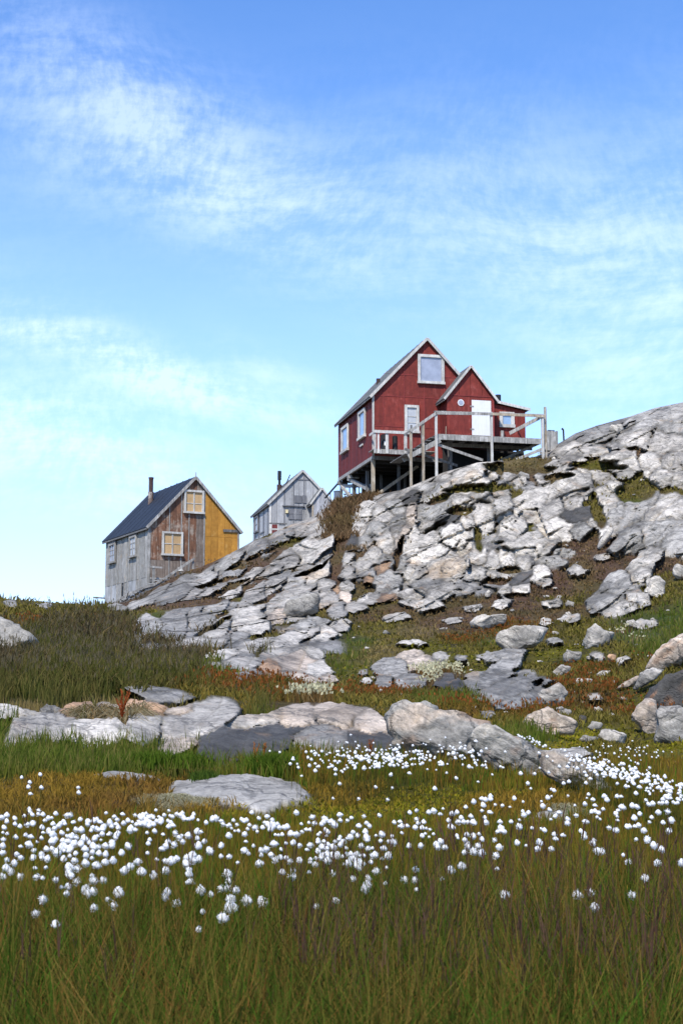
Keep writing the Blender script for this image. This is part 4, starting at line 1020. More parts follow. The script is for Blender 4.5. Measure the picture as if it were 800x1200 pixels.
TILES = [(0, 880, 4, '''103,121 190,107 141,144 134,165 144,198 195,168 368,168 370,192 600,440b 645,512b 609,535b 585,553b 663,560b 718,576b 776,555b 360,605b 434,604b 483,601 557,654b 402,642b 437,652b 413,660 320,630 313,664s 288,635s 203,687b 167,755 260,806 440,727 505,693s 529,718 93,582 170,585 202,592s 11,583b 30,543b 52,560 784,655 775,675 245,418b 382,365b 138,432b 445,405b 165,545s 217,542s 67,520b 12,472b 262,598 325,540b 360,545b 348,510 299,500 497,480 400,520b 495,515b 530,508 454,530b 320,570 335,580 432,580s 100,495 80,480 35,505 20,355 33,325 10,308b 70,312 138,270 182,275 180,292 262,290 313,298b 345,330 299,327 377,317 250,338 275,348 212,322 228,310 152,295 115,300 95,350 130,340b 155,338 198,355 235,380 195,405s 175,422s 145,398 122,390 98,445s 75,400 18,410 15,440 35,385s 15,380s 300,440b 330,450b 345,430b 395,400 290,380 315,395 340,390 265,470b 245,455 218,455 195,480 158,462 155,495 200,495 225,500 460,445 495,440b 435,470 465,475 405,485 400,455b 380,430b 527,437 515,385 545,390 540,402 465,365 480,385 437,355 410,340 412,325 455,320 470,330 490,345 515,325 537,305 550,318 575,293 600,322 580,335 545,340 525,350 555,355 615,355 640,340 660,340 635,365 685,290 710,300 735,325 705,330 700,345 720,340 725,372 765,388s 690,380s 695,430s 692,475s 760,455 755,460s 785,420 780,440 735,505s 775,510 790,515'''),
 (200, 920, 4, '''27,545b 86,390 86,410 96,447 78,452s 71,362b 140,485b 188,506s 149,590s 132,670s 264,409b 272,447 265,478b 236,478 305,487 282,528b 280,563B 245,615B 355,533b 428,540b 415,361b 347,302b 482,270b 272,232b 558,353 601,348 523,404 573,393 568,422b 649,405s 757,408 769,537 683,563s 735,350b 677,368 652,276b 691,262 707,285b 638,300s 672,175b 662,145b 588,125b 489,345b 470,322 447,294b 423,302 424,325s 591,225b 562,222b 513,335 540,337 105,320b 92,330b 105,348b 133,340 76,335 182,302b 237,278 16,273b 83,232b 130,277b 28,340 4,348b 314,360s 275,332 236,330s 212,150b 237,165 196,153b 62,150b 82,157 102,148 310,182 125,212b 142,215 125,245 158,260 40,240b 20,220b 55,260 10,185 345,165 333,158 355,160 380,125 412,152 452,142b 475,160b 455,180b 440,172 430,195 500,180 510,195 545,190b 530,195 490,230s 505,232s 522,228s 465,205 300,212s 318,212s 360,203s 285,200s 352,262s 388,282s 405,215s 575,265 603,280 540,270s 517,298s 365,318s 655,345s 680,340s 655,358s 710,325b 725,290 735,275 755,325 780,320 615,215 635,205 612,180s 720,150b 730,160 745,170b 765,180b 705,180 725,205 735,215 730,235s 700,220s 770,260 790,250 795,275 760,60s 790,135b'''),
 (340, 850, 3.077, '''668,55b 611,62 630,72 29,150 69,143b 103,146 178,208 163,175 307,220 367,223 246,262 350,265 520,225b 597,188 676,202s 692,143 757,147 727,176s 721,252b 764,286 632,292 582,315b 660,272b 754,435b 740,464b 305,463b 310,523b 329,389b 412,553b 448,552 453,515 577,517b 616,503b 771,606b 160,630 277,548 277,570b 268,585b 152,530 135,485b 32,483 90,498 8,540b 8,517 192,415b 215,400b 243,394 230,480B 248,490b 205,495b 218,485b 240,460b 530,435b 540,415b 525,425 556,437 370,418b 355,415 470,430 427,430 658,395b 675,430b 690,455b 640,430b 627,455 628,410 635,390 720,262b 700,330 658,450b 455,590s 343,568s 130,335b 120,345b 150,345b 155,352 175,320b 180,340 205,340 220,330 78,325b 85,350 210,345 130,370 265,325 275,350 320,322 285,360 270,380b 275,400b 278,410 250,510 225,550 200,440s 140,430 110,430b 70,425b 100,410 35,430s 40,385 15,390 60,375 100,450 120,465 150,465s 190,470 255,430 280,440 290,490s 455,305 430,312 455,335b 460,350 480,345 420,360 395,345 450,365 500,400s 475,395 515,305b 540,318 490,370s 570,340 575,360b 585,365 600,310 605,345b 615,330 625,345 640,345 660,345b 650,325 690,305 705,345b 715,310 755,345 795,345 770,380 735,410 690,408 745,515s 600,395s 545,550s'''),
 (560, 870, 3.333, '''104,588b 384,590b 437,580b 454,637 598,590 650,525b 585,462b 698,466b 794,465b 715,414b 685,397b 658,375b 616,375 464,417B 480,420b 450,380 447,390b 412,352 415,365b 535,340b 645,340b 418,306b 561,249B 600,243b 618,248b 653,222b 680,235b 715,234b 735,232b 703,270B 737,267b 752,299B 743,340b 676,290 608,291b 270,212b 252,245b 277,260 315,271 298,286 177,280b 158,325b 258,340 301,374 330,360 237,386b 230,412 83,404B 68,436b 15,430b 75,490 285,412 187,400s 150,388 348,93b 316,92 193,157b 333,157b 353,150b 420,155b 447,220b 492,207b 541,207b 430,200 12,32b 105,35 83,93 55,123 165,118b 220,120 275,115 14,217b 28,220b 47,202b 20,243b 95,243s 140,215b 175,230s 240,98s 262,38s 285,180 295,185 205,178s 85,305b 130,307 92,342b 75,345 210,332s 160,300s 565,437s 510,330 580,325 590,325 625,320 535,275 545,262 470,270 455,265 630,275 720,310 780,220b 768,235''')]
Z0 = set()
spots = []
for ox_, oy_, sc_, txt in TILES:
    for tkn in txt.split():
        k = {'b': 1.25, 's': .72, 'B': 1.5}.get(tkn[-1], 1.)
        if tkn[-1] in 'bsB': tkn = tkn[:-1]
        x, y = map(float, tkn.split(','))
        x, y = ox_ + x / sc_, oy_ + y / sc_
        if any(abs(x - a_) < 2.2 and abs(y - b_) < 2.2 for a_, b_, _ in spots): continue
        spots.append((x, y, k))
rg = np.random.default_rng(77)
for (cx_, cy_, rx_, ry_, n_h, rot) in ((455, 886, 100, 17, 250, 0), (100, 985, 60, 20, 34, 0), (410, 896, 50, 14, 30, 0), (540, 884, 45, 12, 30, -10), (715, 903, 60, 9, 100, -12), (760, 914, 50, 13, 90, -10), (690, 893, 40, 6, 50, -20), (790, 930, 30, 14, 50, 0),
                                   (730, 880, 70, 12, 60, 0), (100, 965, 95, 18, 25, 0), (290, 965, 90, 14, 15, 0), (470, 975, 110, 22, 20, 0), (660, 950, 120, 25, 40, 0), (620, 865, 25, 5, 22, -25), (180, 958, 40, 9, 40, 0), (420, 1000, 60, 20, 25, 0)):
    for _ in range(n_h):
        a_, b_ = rg.normal(0, .48, 2)
        c_, s_ = math.cos(math.radians(rot)), math.sin(math.radians(rot))
        x = cx_ + a_ * rx_ * c_ + b_ * ry_ * s_; y = cy_ - a_ * rx_ * s_ + b_ * ry_
        if y < 860 or x < -30 or x > 830: continue
        spots.append((x, y, float(rg.uniform(.6, 1.25)) * (.7 if cx_ == 730 else 1.)))
plants = []
for x, y, k in spots:
    hh = .30
    Yh = hit(x, y, lift=hh)
    if not Yh or Yh < 3: continue
    if Yh > 23: continue
    plants.append((Yh, x, y, k))
plants.sort(key=lambda t: t[0] / t[3])
GRP = 'cottongrass flowering across the bog'
NEAR_LBL = {(270, 1060): 'largest white cottongrass tuft, nearest the viewer, left of the picture centre', (261, 1073): 'white cottongrass tuft just below the largest one', (65, 1081): 'lone white cottongrass tuft lowest at the far left',
            (42, 1069): 'white cottongrass tuft up left of the lowest lone tuft', (50, 1051): 'broad white cottongrass tuft above the two lowest left tufts', (307, 1055): 'lone white cottongrass tuft right of the nearest pair',
            (289, 1053): 'white cottongrass tuft between the nearest pair and the lone tuft to its right', (591, 1046): 'lone white cottongrass tuft among dark stalks right of centre', (755, 1027): 'egg shaped white cottongrass tuft low at the right', (110, 1061): 'white cottongrass tuft right of the broad one at far left',
            (48, 911): 'taller white cottongrass tuft highest at left before the grass bank', (26, 910): 'white cottongrass tuft highest at far left before the grass bank'}
stuffP = Pile(); stuffS = Pile()
for i, (Yh, x, y, k) in enumerate(plants):
    p = at(x, y, Yh)
    s_ = k * rg.uniform(.9, 1.1) * float(np.interp(Yh, [8, 12], [.84, .77]))
    rz = rg.normal(0, .7)
    if i < 300:
        sz = 'small' if k < .85 else 'large' if k > 1.15 else 'middle sized'
        third = 'left' if x < 267 else 'right' if x > 533 else 'middle'
        row = 'in the front fringe' if y > 1015 else 'in mid drift' if y > 975 else 'at the back'
        lb = '%s cottongrass tuft %s, %s third of bog' % (sz, row, third)
        for (lx, ly), t in NEAR_LBL.items():
            if abs(lx - x) < 2.6 and abs(ly - y) < 2.6: lb = t
        root = empty('cottongrass', (p.x, p.y, p.z - .32), label=lb, cat='cottongrass', group=GRP)
        o = obj('stem', SM[i % 6], parent=root); o.location = (0, 0, .32)
        o = obj('seed_head', HM[i % 8], parent=root); o.location = (0, 0, .32)
        o.scale = (s_ * rg.uniform(.92, 1.1), s_, s_ * rg.uniform(.9, 1.15)); o.rotation_euler = (rg.uniform(-.25, .25), rg.uniform(-.25, .25), rz)
    else:
        v, t = HV[i % 8]
        nb = len(ico(2)[0]) + 3 * 36
        tt = t[(t < nb).all(1)]; v = v[:nb]
        c_, q_ = math.cos(rz), math.sin(rz)
        vv = v * s_; vv = np.stack([vv[:, 0] * c_ - vv[:, 1] * q_, vv[:, 0] * q_ + vv[:, 1] * c_, vv[:, 2]], 1) + np.array(p)
        stuffP.add(vv, None, tt, np.ones_like(vv))
        v, q = SV[i % 6]
        stuffS.add(v + np.array(p), q, None, np.tile((.10, .095, .03), (len(v), 1)))
stuffP.build('cottongrass_heads', M_COT, kind='stuff', label='dense white drift of far cottongrass tufts before the rocks', cat='cottongrass')
stuffS.build('cottongrass_stems', M_LEAF, kind='stuff', label='thin stems of the far cottongrass drift', cat='cottongrass')

# ------------------------------------------------------------------ timber, paint and roofing
def grain_mat(name, base, dark, patch=None, pa=.5, streak=14., rough=.8, loc=0., dirt=.35, metal=0., scale=1.):
    """weathered boards: vertical streaks, blotches, a second worn colour"""
    m, n, b, out = mat(name)
    tc = n.node('ShaderNodeTexCoord').outputs['Object']
    rnd = n.node('ShaderNodeObjectInfo').outputs['Random']
    off = n.vmath('ADD', tc, n.comb(n.math('MULTIPLY', rnd, 40.), loc, n.math('MULTIPLY', rnd, 17.)))
    st = n.noise(n.mapping(off, (streak * scale, streak * scale, .9 * scale)), 1., 8, .7)
    bl = n.noise(off, 1.4 * scale, 8, .65)
    c = n.mix(n.maprange(st, .35, .68), dark, base)
    if patch: c = n.mix(n.maprange(n.math('ADD', n.math('MULTIPLY', bl, .6), n.math('MULTIPLY', st, .4)), pa, pa + .09), c, patch)
    v = n.maprange(n.noise(off, 3.3 * scale, 8, .7), .3, .7, 1 - dirt, 1 + dirt * .6)
    c = n.mix(1., c, n.comb(v, v, v), 'MULTIPLY')
    j = n.maprange(rnd, 0, 1, .84, 1.12)
    c = n.mix(1., c, n.comb(j, j, j), 'MULTIPLY')
    n.put(b.inputs['Base Color'], c)
    b.inputs['Roughness'].default_value = rough; b.inputs['Metallic'].default_value = metal
    bump(n, b, n.math('ADD', st, n.math('MULTIPLY', bl, .5)), .5, .02)
    return m
W_GREY = grain_mat('weathered_wood', (.46, .44, .40), (.17, .165, .155), (.52, .50, .47), .54)
W_GREYD = grain_mat('dark_weathered_wood', (.22, .215, .21), (.09, .088, .085), (.30, .29, .28), .56)
W_TAN = grain_mat('bare_post_wood', (.44, .38, .29), (.24, .19, .13), (.50, .46, .40), .52)
W_WHITE = grain_mat('peeling_white_paint', (.66, .65, .61), (.40, .38, .34), (.36, .29, .20), .555, dirt=.25)
W_CLEAN = grain_mat('white_paint', (.80, .80, .79), (.72, .72, .71), dirt=.06, rough=.5)
W_RED = grain_mat('red_paint', (.225, .034, .023), (.14, .022, .017), (.26, .060, .048), .54, streak=5., dirt=.32, rough=.75)
W_REDS = grain_mat('red_paint_shade_side', (.19, .026, .020), (.10, .014, .013), (.20, .05, .045), .58, streak=9., dirt=.3, rough=.75)  # darker copy of the red, side-wall shade put into the colour
W_REDT = grain_mat('red_batten', (.26, .045, .04), (.19, .03, .028), dirt=.2)
W_BROWN = grain_mat('brown_peeling_boards', (.26, .125, .068), (.10, .050, .032), (.34, .28, .22), .51, dirt=.45)
W_BROWNG = grain_mat('grey_brown_boards', (.26, .21, .17), (.13, .10, .08), (.36, .34, .31), .53, dirt=.3)
W_OCHRE = grain_mat('ochre_paint', (.50, .25, .042), (.40, .185, .03), (.56, .33, .10), .56, streak=6., dirt=.28, rough=.75)
W_SIDE = grain_mat('pale_stained_boards', (.40, .385, .35), (.22, .21, .19), (.36, .28, .19), .55, dirt=.35)
W_HUT = grain_mat('silver_grey_boards', (.43, .43, .425), (.31, .31, .31), (.52, .52, .51), .55, dirt=.2)
W_HUTD = grain_mat('dark_grey_boards', (.20, .205, .215), (.12, .12, .13), (.30, .30, .31), .55, dirt=.3)
W_PLY = grain_mat('tan_plywood', (.52, .36, .19), (.42, .27, .13), dirt=.15)
W_ROOF = grain_mat('slate_blue_roofing', (.019, .023, .032), (.012, .014, .020), (.038, .042, .05), .58, streak=3., rough=.6, dirt=.25)
W_ROOFG = grain_mat('old_roofing_felt', (.16, .165, .16), (.08, .085, .085), (.28, .28, .27), .55, streak=3., dirt=.3)
W_RUST = grain_mat('rusty_metal', (.085, .045, .035), (.04, .028, .026), (.30, .22, .17), .60, rough=.7, dirt=.3)
W_BLACK = grain_mat('black_metal', (.02, .02, .021), (.012, .012, .012), rough=.5, dirt=.2)
W_DARK = grain_mat('shade_and_dark_parts', (.030, .028, .027), (.018, .017, .017), dirt=.3)  # near-black stands in for shade below floors and deck; also window backing, bristles
W_CONC = grain_mat('bare_concrete', (.47, .475, .48), (.24, .24, .235), (.42, .41, .40), .55, streak=2.5, dirt=.25)
W_BLUE = grain_mat('blue_grey_paint', (.16, .20, .27), (.12, .15, .20), dirt=.2)
W_REDP = grain_mat('red_board', (.24, .05, .045), (.12, .03, .03), dirt=.3)
def glass_mat(name, c, rough=.08, spec=.9):
    m, n, b, out = mat(name)
    tc = n.node('ShaderNodeTexCoord').outputs['Object']
    v = n.maprange(n.noise(tc, 2., 3, .5), .3, .7, .8, 1.15)
    n.put(b.inputs['Base Color'], n.mix(1., c, n.comb(v, v, v), 'MULTIPLY'))
    b.inputs['Roughness'].default_value = rough; b.inputs['Specular IOR Level'].default_value = spec
    return m
G_SKY = glass_mat('sky_reflection_glass', (.25, .36, .50), .06, 1.)  # blue sky reflection painted into the pane colour
G_CURT = glass_mat('curtained_glass', (.30, .32, .38), .06, .9)
G_DIRTY = glass_mat('dirty_glass', (.42, .43, .44), .25, .5)

def box(x0, x1, y0, y1, z0, z1, bv=.0):
    b = bmesh.new(); bmesh.ops.create_cube(b, size=1)
    for v in b.verts:
        v.co = ((x0 + x1) / 2 + v.co.x * (x1 - x0), (y0 + y1) / 2 + v.co.y * (y1 - y0), (z0 + z1) / 2 + v.co.z * (z1 - z0))
    if bv: bmesh.ops.bevel(b, geom=b.edges[:], offset=bv, segments=1, affect='EDGES')
    return b
def prism(poly, axis, t0, t1):
    """extrude a 2-D polygon; axis 'y': poly in (x, z); 'x': poly in (y, z); 'z': poly in (x, y)"""
    b = bmesh.new(); f = []
    def P(p, t): return {'y': (p[0], t, p[1]), 'x': (t, p[0], p[1]), 'z': (p[0], p[1], t)}[axis]
    A_ = [b.verts.new(P(p, t0)) for p in poly]; B_ = [b.verts.new(P(p, t1)) for p in poly]
    b.faces.new(A_); b.faces.new(B_[::-1])
    for i in range(len(poly)):
        j = (i + 1) % len(poly); b.faces.new((A_[j], A_[i], B_[i], B_[j]))
    bmesh.ops.recalc_face_normals(b, faces=b.faces[:])
    return b
def beam(p, q, w_=.1, h_=.1, up=(0, 0, 1)):
    p, q = Vector(p), Vector(q); d = (q - p); L = d.length; d.normalize()
    s = d.cross(Vector(up)); s = s if s.length > 1e-4 else Vector((1, 0, 0)); s.normalize(); u = s.cross(d)
    b = bmesh.new(); bmesh.ops.create_cube(b, size=1)
    for v in b.verts: v.co = p + d * (v.co.x + .5) * L + s * v.co.y * w_ + u * v.co.z * h_
    return b
def cyl(p, q, r, seg=12, r2=None):
    p, q = Vector(p), Vector(q); d = q - p
    b = bmesh.new(); bmesh.ops.create_cone(b, cap_ends=True, segments=seg, radius1=r, radius2=r if r2 is None else r2, depth=d.length)
    R = d.to_track_quat('Z', 'Y').to_matrix().to_4x4(); R.translation = (p + q) / 2
    b.transform(R); return b
def part(name, b, m, parent, **kw):
    me = bpy.data.meshes.new(name); b.to_mesh(me); b.free()
    return obj(name, me, m, parent=parent, **kw)

class Frame:
    """local frame of a building: x along the front wall, y into it, z up; pixel look-ups on its two visible wall planes"""
    def __init__(s, px, pyfloor, Y, ang):
        s.o = at(px, pyfloor, Y); s.a = ang
        s.ex = Vector((math.cos(ang), math.sin(ang), 0)); s.ey = Vector((-math.sin(ang), math.cos(ang), 0))
    def _hit(s, px, py, p0, nrm):
        u, sl = ray(px, py); d = Vector((float(u), 1, float(sl))); c = Vector((0, 0, CAMZ))
        t = (p0 - c).dot(nrm) / d.dot(nrm)
        w_ = c + d * t - s.o
        return w_.dot(s.ex), w_.dot(s.ey), w_.z
    def F(s, px, py, y=0.):
        h = s._hit(px, py, s.o + s.ey * y, s.ey); return h[0], h[2]
    def L(s, px, py, x=0.):
        h = s._hit(px, py, s.o + s.ex * x, s.ex); return h[1], h[2]
    def ground(s, x, y):
        w_ = s.o + s.ex * x + s.ey * y
        t = float(slope_at(np.array([w_.x / w_.y]), np.array([math.log(w_.y)]))[0])
        return CAMZ + t * w_.y - s.o.z

def window(parent, fr, x0, x1, z0, z1, fw=.1, fm=W_WHITE, gm=G_SKY, bars=(), y=0., side=False, label=None, mull=0, gname='pane', sill=True, out=.10):
    """frame, panes and glazing bars; on the front wall (plane y) or the left wall (side=True, plane x)"""
    def B(a0, a1, d0, d1, c0, c1): return box(a0, a1, d0, d1, c0, c1) if not side else box(d0, d1, a0, a1, c0, c1)
    f = part('window', B(x0, x1, y - .01, y + .05, z0, z1), W_DARK, parent, label=label)
    for nm, bb in (('jamb', B(x0, x0 + fw, y - out, y, z0, z1)), ('jamb', B(x1 - fw, x1, y - out, y, z0, z1)),
                   ('head', B(x0 + fw, x1 - fw, y - out, y, z1 - fw, z1)), ('sill', B(x0 - .03, x1 + .03, y - out - .05, y, z0 - .02, z0 + fw * .8) if sill else B(x0 + fw, x1 - fw, y - out, y, z0, z0 + fw))):
        part(nm, bb, fm, f)
    ix0, ix1, iz0, iz1 = x0 + fw, x1 - fw, z0 + fw * .8, z1 - fw
    cols = mull + 1; cw = (ix1 - ix0) / cols
    for c in range(cols):
        a0 = ix0 + c * cw + (.04 if c else 0); a1 = ix0 + (c + 1) * cw - (.04 if c < mull else 0)
        part(gname, B(a0, a1, y - .022, y - .012, iz0, iz1), gm, f)
        for bz in bars:
            zz = iz0 + (iz1 - iz0) * bz
            part('glazing_bar', B(a0, a1, y - .045, y - .023, zz - .02, zz + .02), fm, f)
        if c < mull: part('mullion', B(a1 , a1 + .08, y - .055, y, iz0, iz1), fm, f)
    return f

# =================================================================== RED HOUSE
fr = Frame(437, 534, 80.0, math.radians(13.7))
GR = fr.ground
EH = fr.F(437, 462)[1]                         # eaves height
apx, apz = fr.F(502.5, 398)
Wd = 6.45; Ln = 8.3; hw = Wd / 2; apz = EH + (apz - EH)
rh = empty('red_house', fr.o, fr.a, 'dark red timber house with white barge boards standing on posts over the rock', 'house')
def gable(x): return EH + (apz - EH) * (1 - abs(x - hw) / hw)
part('wall', prism([(.02, .02), (Wd - .02, .02), (Wd - .02, EH - .05), (hw, apz - .05), (.02, EH - .05)], 'y', .03, Ln - .02), W_REDS, rh, label='dark red inner wall')
# front panels in rows with raised joints
cols_x = [0, 1.22, 2.44, 3.66, 4.3]
def panel_front(x0, x1, z0, z1, y=0., m=W_RED, top=None, name='wall_panel'):
    pts = [(x0, z0), (x1, z0)]
    tz = top or (lambda x: z1)
    pts.append((x1, min(z1, tz(x1))))
    if top and x0 < hw < x1 and z1 > apz - .2: pts.append((hw, min(z1, tz(hw))))
    pts.append((x0, min(z1, tz(x0))))
    if pts[2][1] <= z0 + .02 and pts[-1][1] <= z0 + .02 and len(pts) == 4: return
    pts = [(a_, max(b_, z0 + .004)) for a_, b_ in pts]
    # cut the corner properly where the slope crosses the row
    if top:
        poly = []
        for t in np.linspace(x0, x1, 9):
            poly.append((float(t), float(max(z0 + .003, min(z1, tz(t))))))
        pts = [(x0, z0), (x1, z0)] + poly[::-1]
        if max(p[1] for p in poly) < z0 + .05: return
    part(name, prism(pts, 'y', y - .012, y + .026), m, rh)
rows = [0, 1.75, EH - .05, EH + 1.25, apz]
cols_x = [0, .62, 1.85, 3.07, 4.29, 5.5, Wd]
for i in range(len(rows) - 1):
    for j in range(len(cols_x) - 1):
        panel_front(cols_x[j] + .012, cols_x[j + 1] - .012, rows[i] + .012, rows[i + 1] - .012, top=lambda x: gable(x) - .06)
for j in range(1, len(cols_x) - 1):
    x = cols_x[j]; part('batten', box(x - .025, x + .025, -.035, .02, .02, gable(x) - .08), W_REDT, rh)
for z in rows[1:-1]:
    x0 = 0 if z < EH else (z - EH) / (apz - EH) * hw
    part('batten', box(x0 + .1, Wd - x0 - .1, -.03, .02, z - .02, z + .02), W_REDT, rh)
# left side boards
nb = 18
for i in range(nb):
    y0, y1 = Ln * i / nb, Ln * (i + 1) / nb
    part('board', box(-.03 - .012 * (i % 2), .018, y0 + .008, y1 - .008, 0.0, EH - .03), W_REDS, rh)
part('corner_board', box(-.06, .06, -.06, -.036, 0, EH - .02), W_WHITE, rh)
part('floor_beam', box(-.05, .08, .0, Ln, -.20, -.002), W_GREY, rh)
part('floor_beam', box(.081, Wd - .03, -.03, .1, -.22, -.004), W_GREYD, rh)
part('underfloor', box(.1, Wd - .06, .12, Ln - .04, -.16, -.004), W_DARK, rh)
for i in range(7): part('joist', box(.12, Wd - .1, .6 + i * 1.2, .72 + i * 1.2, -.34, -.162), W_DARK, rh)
# roof
def roof_pair(parent, wd, ln, eh, az_, m, mb, ov=.28, fo=.22, th=.08, y0=0., x0=0., strips=0, barge=.16, bo=W_WHITE, left_only=False, gap=.0, bk=None):
    sl = (az_ - eh) / (wd / 2); L_ = math.hypot(1, sl)
    bk = fo if bk is None else bk
    out_ = []
    for sgn in (-1, 1):
        ex = x0 + wd / 2 + sgn * (wd / 2 + ov); ez = eh - ov * sl
        xm = x0 + wd / 2
        nrm = Vector((sgn * sl / L_, 0, 1 / L_)) * th
        if strips and sgn < 0:
            ys = np.linspace(y0 - fo, y0 + ln + bk, strips + 1)
            for a0, a1 in zip(ys[:-1], ys[1:]):
                b = bmesh.new()
                q = [(xm, a0 + .012, az_ + gap), (ex, a0 + .012, ez + gap), (ex, a1 - .012, ez + gap), (xm, a1 - .012, az_ + gap)]
                lo = [b.verts.new(p) for p in q]; hi = [b.verts.new(Vector(p) + nrm) for p in q]
                b.faces.new(lo); b.faces.new(hi)
                for i in range(4): b.faces.new((lo[i], lo[(i + 1) % 4], hi[(i + 1) % 4], hi[i]))
                bmesh.ops.recalc_face_normals(b, faces=b.faces[:])
                part('roofing_sheet', b, m, parent)
                part('roof_seam', beam((xm, a1, az_ + gap + th * 1.2), (ex, a1, ez + gap + th * 1.2), .03, .05), m, parent)
        else:
            b = bmesh.new()
            q = [(xm, y0 - fo, az_ + gap), (ex, y0 - fo, ez + gap), (ex, y0 + ln + bk, ez + gap), (xm, y0 + ln + bk, az_ + gap)]
            lo = [b.verts.new(p) for p in q]; hi = [b.verts.new(Vector(p) + nrm) for p in q]
            b.faces.new(lo); b.faces.new(hi)
            for i in range(4): b.faces.new((lo[i], lo[(i + 1) % 4], hi[(i + 1) % 4], hi[i]))
            bmesh.ops.recalc_face_normals(b, faces=b.faces[:])
            part('roof', b, m, parent)
        for yy in (y0 - fo - .03, y0 + ln + bk + .004):
            b = beam((xm + sgn * .0, yy, az_ + gap - .01 + th * .4), (ex, yy, ez + gap - .01 + th * .4), .045, barge, up=(sgn * sl / L_, 0, 1 / L_))
            part('barge_board', b, bo, parent)
        if sgn < 0: part('eaves_board', box(ex - .03, ex + .02, y0 - fo, y0 + ln + bk, ez + gap - .08, ez + gap + .06), bo if False else W_GREYD, parent)
roof_pair(rh, Wd, Ln, EH, apz, W_ROOFG, W_WHITE, ov=.22, fo=.18, strips=9)
part('flue', cyl((1.4, 4.0, EH + 1.2), (1.4, 4.0, EH + 1.9), .12), W_RUST, rh)
# windows
def rect(fn, a_, b_, y=0.):
    p = fn(a_[0], b_[1], y); q = fn(b_[0], a_[1], y); return min(p[0], q[0]), max(p[0], q[0]), min(p[1], q[1]), max(p[1], q[1])
x0, x1, z0, z1 = rect(fr.F, (489, 417), (519.5, 449)); window(rh, fr, x0, x1, z0, z1, fw=.16, gm=G_CURT, y=-.03, label='large square attic window with a pale curtain')
x0, x1, z0, z1 = rect(fr.F, (473.5, 475.5), (490, 507)); window(rh, fr, x0, x1, z0, z1, fw=.15, gm=G_DIRTY, y=-.03, bars=(.35, .62), label='narrow weathered window beside the porch')
for q in (((401.5, 499), (409.5, 530)), ((421.5, 480.5), (429.5, 514))):
    p, r_ = fr.L(q[0][0], (q[0][1] + q[1][1]) / 2), fr.L(q[1][0], (q[0][1] + q[1][1]) / 2)
    yc0, yc1 = sorted((p[0], r_[0])); zc = (fr.L((q[0][0] + q[1][0]) / 2, q[0][1])[1], fr.L((q[0][0] + q[1][0]) / 2, q[1][1])[1])
    window(rh, fr, yc0, yc1, min(zc), max(zc), fw=.17, gm=G_SKY, y=-.05, side=True)
y_, z_ = fr.L(424.5, 522); part('vent_board', box(-.10, -.04, y_ - .35, y_ + .35, z_ - .05, z_ + .05), W_WHITE, rh)

# cross gable at the front
EY = -1.35
ex0 = fr.F(524, 480, EY)[0]; ex1 = fr.F(578, 480, EY)[0]; ew = ex1 - ex0
ee = fr.F(525, 463, EY)[1]; ea = fr.F(551.5, 430, EY)[1]
ez0 = fr.F(550, 511, EY)[1]
part('wall', prism([(ex0 + .02, ez0 - .5), (ex1 - .02, ez0 - .5), (ex1 - .02, ee - .02), (ex0 + ew / 2, ea - .04), (ex0 + .02, ee - .02)], 'y', EY + .02, 2.8), W_REDS, rh)
eg = lambda x: ee + (ea - ee) * (1 - abs(x - ex0 - ew / 2) / (ew / 2))
dx0, dz0 = fr.F(552.5, 510, EY); dx1, dz1 = fr.F(574.5, 470, EY)
def poly_panel(pts, y): part('wall_panel', prism(pts, 'y', y - .014, y + .015), W_RED, rh)
xa = [ex0 + .16, fr.F(550.5, 480, EY)[0]]
poly_panel([(ex0 + .14, ez0 - .4), (xa[1], ez0 - .4), (xa[1], ee), (ex0 + .14, ee)], EY)
poly_panel([(xa[1] + .02, dz1 + .02), (ex1 - .02, dz1 + .02), (ex1 - .02, ee), (xa[1] + .02, ee)], EY)
poly_panel([(dx1 + .02, ez0 - .4), (ex1 - .02, ez0 - .4), (ex1 - .02, dz1), (dx1 + .02, dz1)], EY)
for k in range(4):
    a_, b_ = ex0 + .02 + (ew - .04) * k / 4, ex0 + .02 + (ew - .04) * (k + 1) / 4
    poly_panel([(a_ + .01, ee + .03), (b_ - .01, ee + .03), (b_ - .01, max(ee + .04, eg(b_) - .06)), (a_ + .01, max(ee + .04, eg(a_) - .06))], EY)
part('trim_rail', box(ex0, ex1, EY - .04, EY - .015, ee - .01, ee + .045), W_REDT, rh)
part('corner_board', box(ex0 - .03, ex0 + .13, EY - .03, EY + .1, ez0 - .4, ee), W_RED, rh)
part('corner_board', box(ex1 - .09, ex1 + .02, EY - .03, EY - .016, ez0 - .4, ee), W_REDT, rh)
for k in range(3):
    part('wall_panel', box(ex0 - .02, ex0 + .015, EY + .11 + k * .42, EY + .5 + k * .42, ez0 - .4, ee - .02), W_REDS, rh)
roof_pair(rh, ew, 3.6, ee, ea, W_ROOFG, W_WHITE, ov=.24, fo=.16, y0=EY, x0=ex0, barge=.13, bk=0)
